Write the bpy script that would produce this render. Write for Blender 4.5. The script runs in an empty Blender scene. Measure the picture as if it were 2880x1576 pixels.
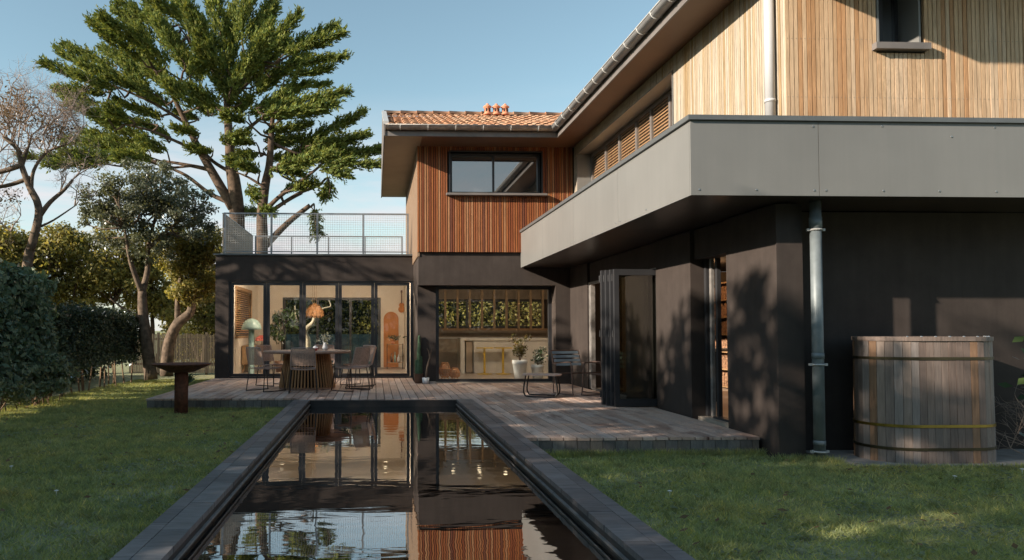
import bpy, math, random
import numpy as np
from mathutils import Vector, Matrix
R = math.radians
sc = bpy.context.scene
COL = sc.collection
random.seed(7)

# ------------------------------------------------------------------ camera
FPX, PCX, PCY, CAMH = 2050.0, 1131.0, 861.0, 1.16
YAW, PITCH = R(2.12), R(1.87)
cd = bpy.data.cameras.new('camera'); cam = bpy.data.objects.new('camera', cd); COL.objects.link(cam)
cam.location = (0, 0, CAMH)
cam.rotation_euler = (R(90) + PITCH, 0, -YAW)
cd.sensor_fit = 'HORIZONTAL'; cd.sensor_width = 36.0
cd.lens = 36.0 * FPX / 2880.0
cd.shift_x = (1440 - PCX) / 2880.0
cd.shift_y = (PCY - 788) / 2880.0
cd.clip_start = 0.05; cd.clip_end = 5000
sc.camera = cam

# ------------------------------------------------------------------ light
TO_SUN = Vector((-2.6, -1.0, 1.07)).normalized()
EL = math.asin(TO_SUN.z)
w = bpy.data.worlds.new('World'); sc.world = w; w.use_nodes = True
nt = w.node_tree; nt.nodes.clear()
def wn(t): return nt.nodes.new(t)
out = wn('ShaderNodeOutputWorld'); bg = wn('ShaderNodeBackground'); sky = wn('ShaderNodeTexSky')
sky.sky_type = 'NISHITA'; sky.sun_disc = False; sky.sun_elevation = EL
sky.sun_rotation = math.atan2(TO_SUN.x, TO_SUN.y)
sky.air_density = 1.0; sky.dust_density = 0.4; sky.ozone_density = 1.6
bg.inputs[1].default_value = 0.102
tc = wn('ShaderNodeTexCoord'); sep = wn('ShaderNodeSeparateXYZ')
nt.links.new(tc.outputs['Generated'], sep.inputs[0])
mp = wn('ShaderNodeMapping'); mp.inputs['Scale'].default_value = (2.2, 2.2, 15)
nt.links.new(tc.outputs['Generated'], mp.inputs[0])
no = wn('ShaderNodeTexNoise'); no.inputs['Scale'].default_value = 1.6; no.inputs['Detail'].default_value = 7
no.inputs['Roughness'].default_value = 0.58; no.inputs['Distortion'].default_value = 0.5
nt.links.new(mp.outputs[0], no.inputs['Vector'])
cr = wn('ShaderNodeMapRange'); cr.inputs[1].default_value = 0.38; cr.inputs[2].default_value = 0.60
nt.links.new(no.outputs[0], cr.inputs[0])
hz = wn('ShaderNodeMapRange'); hz.interpolation_type = 'SMOOTHSTEP'
hz.inputs[1].default_value = 0.13; hz.inputs[2].default_value = 0.33; hz.inputs[3].default_value = 1.0; hz.inputs[4].default_value = 0.0
nt.links.new(sep.outputs[2], hz.inputs[0])
base = wn('ShaderNodeMath'); base.operation = 'MULTIPLY_ADD'; base.inputs[1].default_value = 0.75; base.inputs[2].default_value = 0.28
nt.links.new(cr.outputs[0], base.inputs[0])
mu = wn('ShaderNodeMath'); mu.operation = 'MULTIPLY'
nt.links.new(base.outputs[0], mu.inputs[0]); nt.links.new(hz.outputs[0], mu.inputs[1])
mx = wn('ShaderNodeMix'); mx.data_type = 'RGBA'
mx.inputs[7].default_value = (4.5, 4.42, 4.55, 1)
nt.links.new(mu.outputs[0], mx.inputs[0])
hs = wn('ShaderNodeHueSaturation'); hs.inputs['Saturation'].default_value = 0.85
tn = wn('ShaderNodeMix'); tn.data_type = 'RGBA'; tn.blend_type = 'MULTIPLY'; tn.inputs[0].default_value = 1.0; tn.inputs[7].default_value = (1.0, 1.12, 0.99, 1)
nt.links.new(sky.outputs[0], hs.inputs['Color']); nt.links.new(hs.outputs[0], tn.inputs[6]); nt.links.new(tn.outputs[2], mx.inputs[6])
nt.links.new(mx.outputs[2], bg.inputs[0]); nt.links.new(bg.outputs[0], out.inputs[0])

sd = bpy.data.lights.new('sun', 'SUN'); sd.energy = 5.0; sd.angle = R(0.6); sd.color = (1.0, 0.86, 0.70)
sun = bpy.data.objects.new('sun', sd); COL.objects.link(sun)
sun.rotation_euler = TO_SUN.to_track_quat('Z', 'Y').to_euler()
sun.location = TO_SUN * 60

sc.view_settings.view_transform = 'Standard'; sc.view_settings.look = 'None'
sc.view_settings.exposure = 0.9; sc.view_settings.gamma = 1.0
sc.render.engine = 'CYCLES'
cy = sc.cycles
cy.use_denoising = True
cy.max_bounces = 8; cy.diffuse_bounces = 4; cy.glossy_bounces = 5; cy.transmission_bounces = 4; cy.transparent_max_bounces = 16
cy.sample_clamp_indirect = 6.0; cy.caustics_reflective = False; cy.caustics_refractive = False

# ------------------------------------------------------------------ materials
MT = {}
class NB:
    def __init__(s, name):
        m = bpy.data.materials.new(name); m.use_nodes = True
        s.m = m; s.t = m.node_tree; s.t.nodes.clear()
        s.o = s.n('ShaderNodeOutputMaterial'); MT[name] = m
    def n(s, t, **k):
        x = s.t.nodes.new(t)
        for a, b in k.items(): setattr(x, a, b)
        return x
    def l(s, a, b): s.t.links.new(a, b)
    def noise(s, vec, scale, detail=4, rough=0.55, dist=0.0):
        x = s.n('ShaderNodeTexNoise'); x.inputs['Scale'].default_value = scale
        x.inputs['Detail'].default_value = detail; x.inputs['Roughness'].default_value = rough
        x.inputs['Distortion'].default_value = dist
        s.l(vec, x.inputs['Vector']); return x.outputs[0]
    def pos(s, scale=(1, 1, 1), rnd=0.0, kind='pos'):
        if kind == 'pos':
            g = s.n('ShaderNodeNewGeometry').outputs['Position']
        else:
            g = s.n('ShaderNodeTexCoord').outputs['Object']
        m = s.n('ShaderNodeMapping'); m.inputs['Scale'].default_value = scale
        s.l(g, m.inputs[0])
        if rnd:
            oi = s.n('ShaderNodeObjectInfo'); a = s.n('ShaderNodeMath', operation='MULTIPLY'); a.inputs[1].default_value = rnd
            s.l(oi.outputs['Random'], a.inputs[0]); c = s.n('ShaderNodeCombineXYZ')
            for i in range(3): s.l(a.outputs[0], c.inputs[i])
            v = s.n('ShaderNodeVectorMath', operation='ADD'); s.l(m.outputs[0], v.inputs[0]); s.l(c.outputs[0], v.inputs[1])
            return v.outputs[0]
        return m.outputs[0]
    def ramp(s, fac, stops):
        r = s.n('ShaderNodeValToRGB'); e = r.color_ramp.elements
        while len(e) < len(stops): e.new(0.5)
        for i, (p, c) in enumerate(stops):
            e[i].position = p; e[i].color = (c[0], c[1], c[2], 1)
        s.l(fac, r.inputs[0]); return r.outputs[0]
    def mixc(s, fac, a, b, mode='MIX'):
        x = s.n('ShaderNodeMix', data_type='RGBA', blend_type=mode)
        for i, v in ((0, fac), (6, a), (7, b)):
            if isinstance(v, (int, float)): x.inputs[i].default_value = v
            elif isinstance(v, tuple): x.inputs[i].default_value = (*v[:3], 1)
            else: s.l(v, x.inputs[i])
        return x.outputs[2]
    def bump(s, h, strength=0.3, dist=0.01):
        b = s.n('ShaderNodeBump'); b.inputs['Strength'].default_value = strength; b.inputs['Distance'].default_value = dist
        s.l(h, b.inputs['Height']); return b.outputs[0]
    def bsdf(s, col, rough=0.5, metal=0.0, normal=None, spec=0.5, **kw):
        p = s.n('ShaderNodeBsdfPrincipled')
        if isinstance(col, tuple): p.inputs['Base Color'].default_value = (*col[:3], 1)
        else: s.l(col, p.inputs['Base Color'])
        if isinstance(rough, (int, float)): p.inputs['Roughness'].default_value = rough
        else: s.l(rough, p.inputs['Roughness'])
        p.inputs['Metallic'].default_value = metal
        p.inputs['Specular IOR Level'].default_value = spec
        if normal is not None: s.l(normal, p.inputs['Normal'])
        for k, v in kw.items(): p.inputs[k.replace('_', ' ')].default_value = v
        s.l(p.outputs[0], s.o.inputs[0]); return p

def plain(name, col, rough=0.5, metal=0.0, var=0.12, nscale=6.0, bump=0.0, bscale=60, spec=0.5):
    b = NB(name); v = b.pos()
    f = b.noise(v, nscale, 5)
    lo = tuple(c * (1 - var) for c in col); hi = tuple(min(1, c * (1 + var)) for c in col)
    c = b.ramp(f, [(0.3, lo), (0.7, hi)])
    nm = b.bump(b.noise(v, bscale, 3), bump, 0.004) if bump else None
    b.bsdf(c, rough, metal, nm, spec); return b.m

def wood(name, cols, axis='z', kind='obj', rough=0.6, gs=(14, 14, 1.6), var=1.0, stain=None, spec=0.3, bump=0.25):
    """cols: list of board tints picked by object random; grain along an axis"""
    b = NB(name)
    oi = b.n('ShaderNodeObjectInfo')
    n = len(cols); stops = [((i + 0.0) / n, c) for i, c in enumerate(cols)]
    r = b.n('ShaderNodeValToRGB'); r.color_ramp.interpolation = 'CONSTANT'
    e = r.color_ramp.elements
    while len(e) < n: e.new(0.5)
    for i, (p, c) in enumerate(stops): e[i].position = p; e[i].color = (*c, 1)
    b.l(oi.outputs['Random'], r.inputs[0])
    v = b.pos(gs, 37.0, kind)
    g = b.noise(v, 1.0, 6, 0.6, 0.6)
    g2 = b.noise(b.pos(tuple(x * 4 for x in gs), 91.0, kind), 1.0, 4, 0.6)
    m = b.n('ShaderNodeMapRange'); m.inputs[1].default_value = 0.3; m.inputs[2].default_value = 0.72
    m.inputs[3].default_value = 0.74; m.inputs[4].default_value = 1.16; b.l(g, m.inputs[0])
    c = b.mixc(1.0, r.outputs[0], m.outputs[0], 'MULTIPLY')
    m2 = b.n('ShaderNodeMapRange'); m2.inputs[1].default_value = 0.35; m2.inputs[2].default_value = 0.7
    m2.inputs[3].default_value = 0.85; m2.inputs[4].default_value = 1.1; b.l(g2, m2.inputs[0])
    c = b.mixc(1.0, c, m2.outputs[0], 'MULTIPLY')
    rg = rough
    if stain:
        s1 = b.noise(b.pos(stain[1]), 1.0, 6, 0.62, 0.8)
        mr = b.n('ShaderNodeMapRange'); mr.inputs[1].default_value = stain[2]; mr.inputs[2].default_value = stain[3]
        b.l(s1, mr.inputs[0])
        c = b.mixc(mr.outputs[0], c, stain[0])
        m3 = b.n('ShaderNodeMapRange'); m3.inputs[3].default_value = rough; m3.inputs[4].default_value = 0.32
        b.l(mr.outputs[0], m3.inputs[0]); rg = m3.outputs[0]
    b.bsdf(c, rg, 0, b.bump(g, bump, 0.003), spec); return b.m

def leafmat(name, cols, trans=0.35, gloss=0.12, rough=0.45):
    b = NB(name)
    g = b.n('ShaderNodeNewGeometry')
    c = b.ramp(g.outputs['Random Per Island'], [(i / max(1, len(cols) - 1), k) for i, k in enumerate(cols)])
    f = b.noise(b.pos(), 1.3, 3)
    mr = b.n('ShaderNodeMapRange'); mr.inputs[1].default_value = 0.3; mr.inputs[2].default_value = 0.7; mr.inputs[3].default_value = 0.7; mr.inputs[4].default_value = 1.25
    b.l(f, mr.inputs[0]); c = b.mixc(1.0, c, mr.outputs[0], 'MULTIPLY')
    d = b.n('ShaderNodeBsdfDiffuse'); b.l(c, d.inputs[0])
    t = b.n('ShaderNodeBsdfTranslucent')
    ct = b.mixc(1.0, c, (1.25, 1.15, 0.55), 'MULTIPLY'); b.l(ct, t.inputs[0])
    m = b.n('ShaderNodeMixShader'); m.inputs[0].default_value = trans; b.l(d.outputs[0], m.inputs[1]); b.l(t.outputs[0], m.inputs[2])
    gl = b.n('ShaderNodeBsdfGlossy'); gl.inputs['Roughness'].default_value = rough; gl.inputs[0].default_value = (0.8, 0.85, 0.9, 1)
    fr = b.n('ShaderNodeFresnel'); fr.inputs[0].default_value = 1.4
    ml = b.n('ShaderNodeMath', operation='MULTIPLY'); ml.inputs[1].default_value = gloss * 6; b.l(fr.outputs[0], ml.inputs[0])
    m2 = b.n('ShaderNodeMixShader'); b.l(ml.outputs[0], m2.inputs[0]); b.l(m.outputs[0], m2.inputs[1]); b.l(gl.outputs[0], m2.inputs[2])
    b.l(m2.outputs[0], b.o.inputs[0]); return b.m

def schlick(b, f0, normal=None):
    g = b.n('ShaderNodeNewGeometry'); d = b.n('ShaderNodeVectorMath', operation='DOT_PRODUCT')
    b.l(normal if normal is not None else g.outputs['Normal'], d.inputs[0]); b.l(g.outputs['Incoming'], d.inputs[1])
    a = b.n('ShaderNodeMath', operation='ABSOLUTE'); b.l(d.outputs['Value'], a.inputs[0])
    i = b.n('ShaderNodeMath', operation='SUBTRACT', use_clamp=True); i.inputs[0].default_value = 1.0; b.l(a.outputs[0], i.inputs[1])
    p = b.n('ShaderNodeMath', operation='POWER'); p.inputs[1].default_value = 5.0; b.l(i.outputs[0], p.inputs[0])
    m = b.n('ShaderNodeMath', operation='MULTIPLY_ADD', use_clamp=True); m.inputs[1].default_value = 1 - f0; m.inputs[2].default_value = f0
    b.l(p.outputs[0], m.inputs[0]); return m.outputs[0]
def glass(name, f0=0.035, tint=(0.96, 0.97, 0.96)):
    b = NB(name)
    t = b.n('ShaderNodeBsdfTransparent'); t.inputs[0].default_value = (*tint, 1)
    g = b.n('ShaderNodeBsdfGlossy'); g.inputs['Roughness'].default_value = 0.0
    m = b.n('ShaderNodeMixShader'); b.l(schlick(b, f0), m.inputs[0]); b.l(t.outputs[0], m.inputs[1]); b.l(g.outputs[0], m.inputs[2])
    b.l(m.outputs[0], b.o.inputs[0]); return b.m

def emit(name, col, s):
    b = NB(name); e = b.n('ShaderNodeEmission'); e.inputs[0].default_value = (*col, 1); e.inputs[1].default_value = s
    b.l(e.outputs[0], b.o.inputs[0]); return b.m

# dark render
def render_wall(name, col, spec=0.45, rough=0.5):
    b = NB(name); v = b.pos()
    f = b.noise(v, 2.6, 8, 0.68); f2 = b.noise(b.pos((5, 5, 0.35)), 1.6, 6, 0.65)
    c = b.ramp(f, [(0.3, tuple(x * 0.82 for x in col)), (0.7, tuple(x * 1.15 for x in col))])
    mr = b.n('ShaderNodeMapRange'); mr.inputs[1].default_value = 0.3; mr.inputs[2].default_value = 0.72; mr.inputs[3].default_value = 0.90; mr.inputs[4].default_value = 1.12; b.l(f2, mr.inputs[0])
    c = b.mixc(1.0, c, mr.outputs[0], 'MULTIPLY')
    b.bsdf(c, rough, 0, b.bump(b.noise(v, 170, 2), 0.35, 0.003), spec); return b.m
render_wall('black_render', (0.055, 0.045, 0.041), 0.15, 0.65)
plain('black_frame', (0.035, 0.036, 0.040), 0.38, 0, 0.1)
b = NB('fascia_metal'); f = b.noise(b.pos((7, 7, 0.35)), 1.4, 6, 0.66); f2 = b.noise(b.pos(), 1.1, 4)
c = b.ramp(f, [(0.30, (0.186, 0.188, 0.184)), (0.55, (0.196, 0.197, 0.192)), (0.75, (0.204, 0.204, 0.198))])
c = b.mixc(1.0, c, b.ramp(f2, [(0.3, (0.92, 0.92, 0.92)), (0.7, (1.06, 1.06, 1.06))]), 'MULTIPLY')
b.bsdf(c, 0.40, 0.0, b.bump(b.noise(b.pos(), 2.2, 2), 0.06, 0.02), 0.5)
plain('cap_metal', (0.14, 0.15, 0.155), 0.4, 0.3, 0.1)
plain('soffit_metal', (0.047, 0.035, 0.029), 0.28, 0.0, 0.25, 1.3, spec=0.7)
plain('soffit_brown', (0.15, 0.082, 0.050), 0.5, 0, 0.1, 1.5)
plain('soffit_tan', (0.30, 0.235, 0.165), 0.6, 0, 0.12, 1.5)
plain('fascia_grey', (0.17, 0.155, 0.15), 0.5, 0, 0.2, 3)
plain('zinc', (0.475, 0.475, 0.469), 0.45, 0.15, 0.10, 7)
plain('zinc_dull', (0.28, 0.265, 0.255), 0.5, 0.35, 0.3, 9)
plain('pipe_light', (0.488, 0.495, 0.508), 0.42, 0.05, 0.05, 4)
plain('pipe_teal', (0.17, 0.20, 0.215), 0.5, 0.15, 0.18, 9)
plain('railing_metal', (0.25, 0.26, 0.275), 0.45, 0.5, 0.12)
plain('net_cord', (0.42, 0.42, 0.40), 0.8, 0, 0.1)
plain('screen_panel', (0.336, 0.288, 0.224), 0.7, 0, 0.08, 3)
plain('screw', (0.5, 0.5, 0.5), 0.3, 0.9, 0.1)
plain('membrane', (0.02, 0.016, 0.014), 0.9)
plain('plaster_cream', (0.78, 0.70, 0.60), 0.8, 0, 0.05, 2)
plain('ceiling_white', (0.80, 0.76, 0.70), 0.85, 0, 0.03, 2)
plain('floor_light', (0.42, 0.36, 0.30), 0.3, 0, 0.1, 3)
plain('oak', (0.36, 0.22, 0.115), 0.55, 0, 0.25, 8)
plain('oak_post', (0.42, 0.29, 0.17), 0.55, 0, 0.2, 8)
plain('amber_wood', (0.40, 0.20, 0.085), 0.6, 0, 0.2, 20)
plain('orange_paint', (0.55, 0.22, 0.075), 0.7, 0, 0.06, 3)
plain('celadon', (0.30, 0.42, 0.38), 0.35, 0, 0.05)
plain('red_cloth', (0.55, 0.12, 0.09), 0.7, 0, 0.2)
plain('brown_ceramic', (0.16, 0.09, 0.06), 0.4, 0, 0.2)
plain('white_ceramic', (0.72, 0.74, 0.76), 0.45, 0, 0.04)
plain('pale_counter', (0.66, 0.64, 0.60), 0.35, 0, 0.06)
plain('cabinet_tan', (0.34, 0.27, 0.20), 0.5, 0, 0.12, 5)
plain('yellow_metal', (0.62, 0.42, 0.05), 0.4, 0, 0.1)
plain('rattan', (0.60, 0.30, 0.13), 0.6, 0, 0.3, 30)
plain('black_metal', (0.022, 0.02, 0.02), 0.42, 0.2, 0.2)
plain('taupe_frame', (0.40, 0.30, 0.26), 0.5, 0.1, 0.1)
plain('rope', (0.46, 0.31, 0.24), 0.85, 0, 0.3, 45)
plain('bronze_metal', (0.13, 0.085, 0.07), 0.45, 0.2, 0.15)
plain('pale_top', (0.62, 0.46, 0.39), 0.5, 0, 0.1, 9)
plain('slate_blue', (0.17, 0.25, 0.32), 0.42, 0, 0.1)
plain('corten', (0.125, 0.045, 0.024), 0.8, 0.0, 0.5, 14, 0.3, 90)
plain('concrete', (0.30, 0.275, 0.255), 0.85, 0, 0.25, 6, 0.3, 70)
plain('brass', (0.40, 0.30, 0.08), 0.3, 0.9, 0.25, 4)
plain('hoop_dark', (0.09, 0.075, 0.045), 0.4, 0.7, 0.3, 4)
plain('terracotta_dark', (0.26, 0.11, 0.06), 0.85, 0, 0.2)
plain('terracotta_pot', (0.62, 0.25, 0.14), 0.75, 0, 0.15, 20)
plain('bark', (0.10, 0.066, 0.045), 0.95, 0, 0.6, 7, 1.0, 22)
plain('bark_pale', (0.135, 0.098, 0.070), 0.95, 0, 0.6, 8, 1.0, 24)
plain('bark_white', (0.52, 0.44, 0.32), 0.85, 0, 0.3, 9, 0.5, 30)
plain('twig', (0.36, 0.275, 0.225), 0.9, 0, 0.3, 5)
plain('twig_dark', (0.17, 0.11, 0.065), 0.9, 0, 0.4, 9)
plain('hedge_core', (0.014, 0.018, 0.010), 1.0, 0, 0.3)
plain('cactus', (0.06, 0.12, 0.06), 0.6, 0, 0.3, 20)
plain('pool_tile', (0.030, 0.026, 0.025), 0.45, 0, 0.3, 6)
plain('book_mix', (0.30, 0.17, 0.10), 0.7, 0, 0.7, 25)
plain('teal_fence', (0.06, 0.10, 0.11), 0.7, 0, 0.2)
plain('grey_stone', (0.26, 0.24, 0.22), 0.7, 0, 0.2, 10)
plain('daisy', (0.75, 0.75, 0.72), 0.7)
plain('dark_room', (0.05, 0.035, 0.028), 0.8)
plain('blind_wood', (0.50, 0.30, 0.17), 0.55, 0, 0.15, 10)
plain('glow_paper', (0.62, 0.40, 0.24), 0.7, 0, 0.15)
emit('spot_emit', (1.0, 0.78, 0.5), 3.0)
glass('window_glass'); glass('door_glass', 0.20, (0.80, 0.80, 0.74))
b = NB('mirror_glass'); b.bsdf((0.035, 0.04, 0.045), 0.02, 0.0, None, 0.5, IOR=3.2)
# slats
wood('cedar_red', [(0.257, 0.080, 0.033), (0.321, 0.121, 0.053), (0.370, 0.163, 0.076), (0.214, 0.066, 0.030), (0.299, 0.101, 0.040), (0.414, 0.208, 0.106), (0.178, 0.066, 0.040), (0.342, 0.125, 0.046)], gs=(1.2, 1.2, 5), rough=0.55)
wood('cedar_pale', [(0.42, 0.335, 0.235), (0.46, 0.385, 0.29), (0.37, 0.265, 0.15), (0.48, 0.42, 0.335), (0.42, 0.325, 0.21), (0.46, 0.40, 0.32), (0.47, 0.41, 0.33)], gs=(1.2, 1.2, 5), rough=0.6)
wood('cedar_honey', [(0.593, 0.409, 0.255), (0.627, 0.452, 0.295), (0.559, 0.365, 0.215), (0.638, 0.469, 0.320), (0.604, 0.420, 0.260), (0.627, 0.447, 0.290), (0.502, 0.289, 0.150), (0.638, 0.480, 0.335), (0.581, 0.392, 0.240), (0.616, 0.436, 0.280)], gs=(1.2, 1.2, 5), rough=0.6)
wood('deck_wood', [(0.630, 0.446, 0.359), (0.530, 0.361, 0.285), (0.680, 0.513, 0.423), (0.570, 0.399, 0.317), (0.660, 0.503, 0.423), (0.600, 0.465, 0.400)],
     gs=(9, 1.6, 9), stain=((0.19, 0.105, 0.085), (3.2, 1.3, 1), 0.52, 0.72), rough=0.62, bump=0.4)
wood('skirt_wood', [(0.15, 0.145, 0.14), (0.19, 0.18, 0.17), (0.13, 0.12, 0.115), (0.17, 0.15, 0.13)], gs=(3, 3, 1.5), rough=0.75, bump=0.4)
wood('stave_wood', [(0.269, 0.206, 0.176), (0.314, 0.246, 0.209), (0.224, 0.167, 0.143), (0.325, 0.195, 0.121), (0.302, 0.257, 0.237), (0.246, 0.195, 0.171)],
     gs=(16, 16, 1.6), rough=0.62, stain=((0.045, 0.034, 0.03), (5, 5, 1.2), 0.58, 0.75), bump=0.4)
wood('table_slat', [(0.50, 0.28, 0.13), (0.58, 0.34, 0.17), (0.42, 0.23, 0.11)], gs=(20, 20, 3))
plain('table_top', (0.36, 0.22, 0.16), 0.5, 0, 0.25, 14)
wood('fence_wood', [(0.085, 0.068, 0.045), (0.11, 0.09, 0.06), (0.065, 0.052, 0.036)], gs=(9, 9, 2))
wood('cedar_side', [(0.27, 0.185, 0.125), (0.27, 0.185, 0.125)], gs=(14, 14, 1.6), kind='pos')
# roof tile
b = NB('roof_tile'); oi = b.n('ShaderNodeObjectInfo')
c = b.ramp(oi.outputs['Random'], [(0.0, (0.406, 0.200, 0.113)), (0.35, (0.468, 0.255, 0.153)), (0.7, (0.499, 0.306, 0.198)), (1.0, (0.429, 0.281, 0.189))])
f = b.noise(b.pos(), 9, 6, 0.65); mr = b.n('ShaderNodeMapRange'); mr.inputs[1].default_value = 0.3; mr.inputs[2].default_value = 0.7
mr.inputs[3].default_value = 0.72; mr.inputs[4].default_value = 1.15; b.l(f, mr.inputs[0])
b.bsdf(b.mixc(1.0, c, mr.outputs[0], 'MULTIPLY'), 0.85, 0, b.bump(f, 0.2, 0.01), 0.2)
# coping
b = NB('coping_tile'); oi = b.n('ShaderNodeObjectInfo')
c = b.ramp(oi.outputs['Random'], [(0.0, (0.105, 0.100, 0.106)), (0.5, (0.145, 0.135, 0.138)), (1.0, (0.19, 0.18, 0.185))])
f = b.noise(b.pos((2, 9, 4), 30.0), 3, 6, 0.62); mr = b.n('ShaderNodeMapRange'); mr.inputs[1].default_value = 0.3; mr.inputs[2].default_value = 0.7
mr.inputs[3].default_value = 0.65; mr.inputs[4].default_value = 1.35; b.l(f, mr.inputs[0])
b.bsdf(b.mixc(1.0, c, mr.outputs[0], 'MULTIPLY'), 0.42, 0, b.bump(f, 0.25, 0.006), 0.55)
# water
b = NB('water')
v1 = b.noise(b.pos((1.0, 2.6, 1)), 1.5, 2, 0.5, 0.6); v2 = b.noise(b.pos((1.3, 6, 1)), 3.4, 2, 0.5, 0.3)
ad = b.n('ShaderNodeMath', operation='MULTIPLY_ADD'); ad.inputs[1].default_value = 0.09; b.l(v2, ad.inputs[0]); b.l(v1, ad.inputs[2])
bp = b.bump(ad.outputs[0], 0.030, 0.055)
df = b.n('ShaderNodeBsdfDiffuse'); df.inputs[0].default_value = (0.010, 0.009, 0.008, 1)
gl = b.n('ShaderNodeBsdfGlossy'); gl.inputs['Roughness'].default_value = 0.01; gl.inputs[0].default_value = (0.95, 0.95, 0.95, 1); b.l(bp, gl.inputs['Normal'])
mxs = b.n('ShaderNodeMixShader'); b.l(schlick(b, 0.42, bp), mxs.inputs[0]); b.l(df.outputs[0], mxs.inputs[1]); b.l(gl.outputs[0], mxs.inputs[2]); b.l(mxs.outputs[0], b.o.inputs[0])
# lawn and grass
def lawncol(b):
    f = b.noise(b.pos(), 1.4, 5, 0.6); g = b.noise(b.pos((1, 1, 1)), 5.5, 5, 0.65)
    c = b.ramp(f, [(0.30, (0.34, 0.39, 0.255)), (0.5, (0.385, 0.425, 0.285)), (0.72, (0.47, 0.45, 0.28))])
    c2 = b.ramp(g, [(0.28, (0.50, 0.45, 0.36)), (0.48, (0.95, 0.97, 0.95)), (0.72, (1.38, 1.28, 0.95))])
    return b.mixc(1.0, c, c2, 'MULTIPLY')
b = NB('lawn_ground'); c = b.mixc(0.35, lawncol(b), (0.14, 0.105, 0.055)); b.bsdf(c, 0.95, 0, b.bump(b.noise(b.pos(), 45, 4), 0.8, 0.02), 0.1)
b = NB('grass_blade'); c = lawncol(b); g = b.n('ShaderNodeNewGeometry')
c = b.mixc(1.0, c, b.ramp(g.outputs['Random Per Island'], [(0, (0.65, 0.7, 0.6)), (0.6, (1.05, 1.05, 0.9)), (0.9, (1.3, 1.2, 0.85)), (1.0, (2.1, 1.6, 1.2))]), 'MULTIPLY')
d = b.n('ShaderNodeBsdfDiffuse'); b.l(c, d.inputs[0]); t = b.n('ShaderNodeBsdfTranslucent'); b.l(b.mixc(1.0, c, (1.3, 1.25, 0.5), 'MULTIPLY'), t.inputs[0])
m = b.n('ShaderNodeMixShader'); m.inputs[0].default_value = 0.4; b.l(d.outputs[0], m.inputs[1]); b.l(t.outputs[0], m.inputs[2]); b.l(m.outputs[0], b.o.inputs[0])
# foliage
leafmat('cypress_leaf', [(0.075, 0.114, 0.037), (0.165, 0.206, 0.058), (0.275, 0.284, 0.084), (0.110, 0.170, 0.063), (0.200, 0.206, 0.073)], 0.3, 0.0)
leafmat('olive_leaf', [(0.098, 0.115, 0.075), (0.144, 0.161, 0.106), (0.218, 0.230, 0.161), (0.109, 0.121, 0.063)], 0.35, 0.06)
leafmat('thicket_leaf', [(0.163, 0.171, 0.052), (0.281, 0.269, 0.089), (0.444, 0.373, 0.137), (0.215, 0.194, 0.070)], 0.5, 0.04)
leafmat('hedge_leaf', [(0.098, 0.156, 0.101), (0.150, 0.215, 0.137), (0.215, 0.267, 0.169), (0.111, 0.163, 0.091)], 0.25, 0.08, 0.45)
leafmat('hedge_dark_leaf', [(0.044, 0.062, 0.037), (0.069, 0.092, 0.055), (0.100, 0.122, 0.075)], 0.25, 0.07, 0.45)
leafmat('bush_leaf', [(0.115, 0.162, 0.088), (0.176, 0.223, 0.121), (0.243, 0.270, 0.155)], 0.35, 0.12)
leafmat('lit_shrub_leaf', [(0.13, 0.14, 0.035), (0.18, 0.18, 0.06), (0.22, 0.20, 0.08)], 0.4, 0.05)
leafmat('house_plant_leaf', [(0.03, 0.065, 0.022), (0.05, 0.09, 0.03), (0.08, 0.12, 0.04)], 0.3, 0.15)
leafmat('dry_leaf', [(0.16, 0.10, 0.06), (0.22, 0.15, 0.09), (0.12, 0.085, 0.05)], 0.3, 0.02)
leafmat('autumn_leaf', [(0.15, 0.12, 0.04), (0.10, 0.10, 0.035), (0.20, 0.13, 0.04)], 0.3, 0.05)
leafmat('flower_white', [(0.7, 0.68, 0.6), (0.6, 0.6, 0.5)], 0.3, 0.02)

# ------------------------------------------------------------------ mesh helpers
ORG = {}
def org(o): return ORG.get(o.name, Vector((0, 0, 0)))
def tag(o, label=None, cat=None, group=None, kind=None):
    if label: o['label'] = label
    if cat: o['category'] = cat
    if group: o['group'] = group
    if kind: o['kind'] = kind
    return o
def empty(name, loc=(0, 0, 0), rz=0.0, label=None, cat=None, group=None, kind=None):
    o = bpy.data.objects.new(name, None); COL.objects.link(o); o.location = loc; o.rotation_euler = (0, 0, rz)
    o.empty_display_size = 0.2
    ORG[o.name] = Vector(loc) if rz == 0 else Vector((0, 0, 0))
    return tag(o, label, cat, group, kind)
def link(name, me, parent=None, loc=None, rot=None, scale=None):
    o = bpy.data.objects.new(name, me); COL.objects.link(o)
    if parent is not None:
        o.parent = parent; ORG[o.name] = org(parent)
    if loc is not None: o.location = Vector(loc) - (org(parent) if parent is not None else Vector((0, 0, 0)))
    if rot is not None: o.rotation_euler = rot
    if scale is not None: o.scale = scale
    return o
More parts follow.
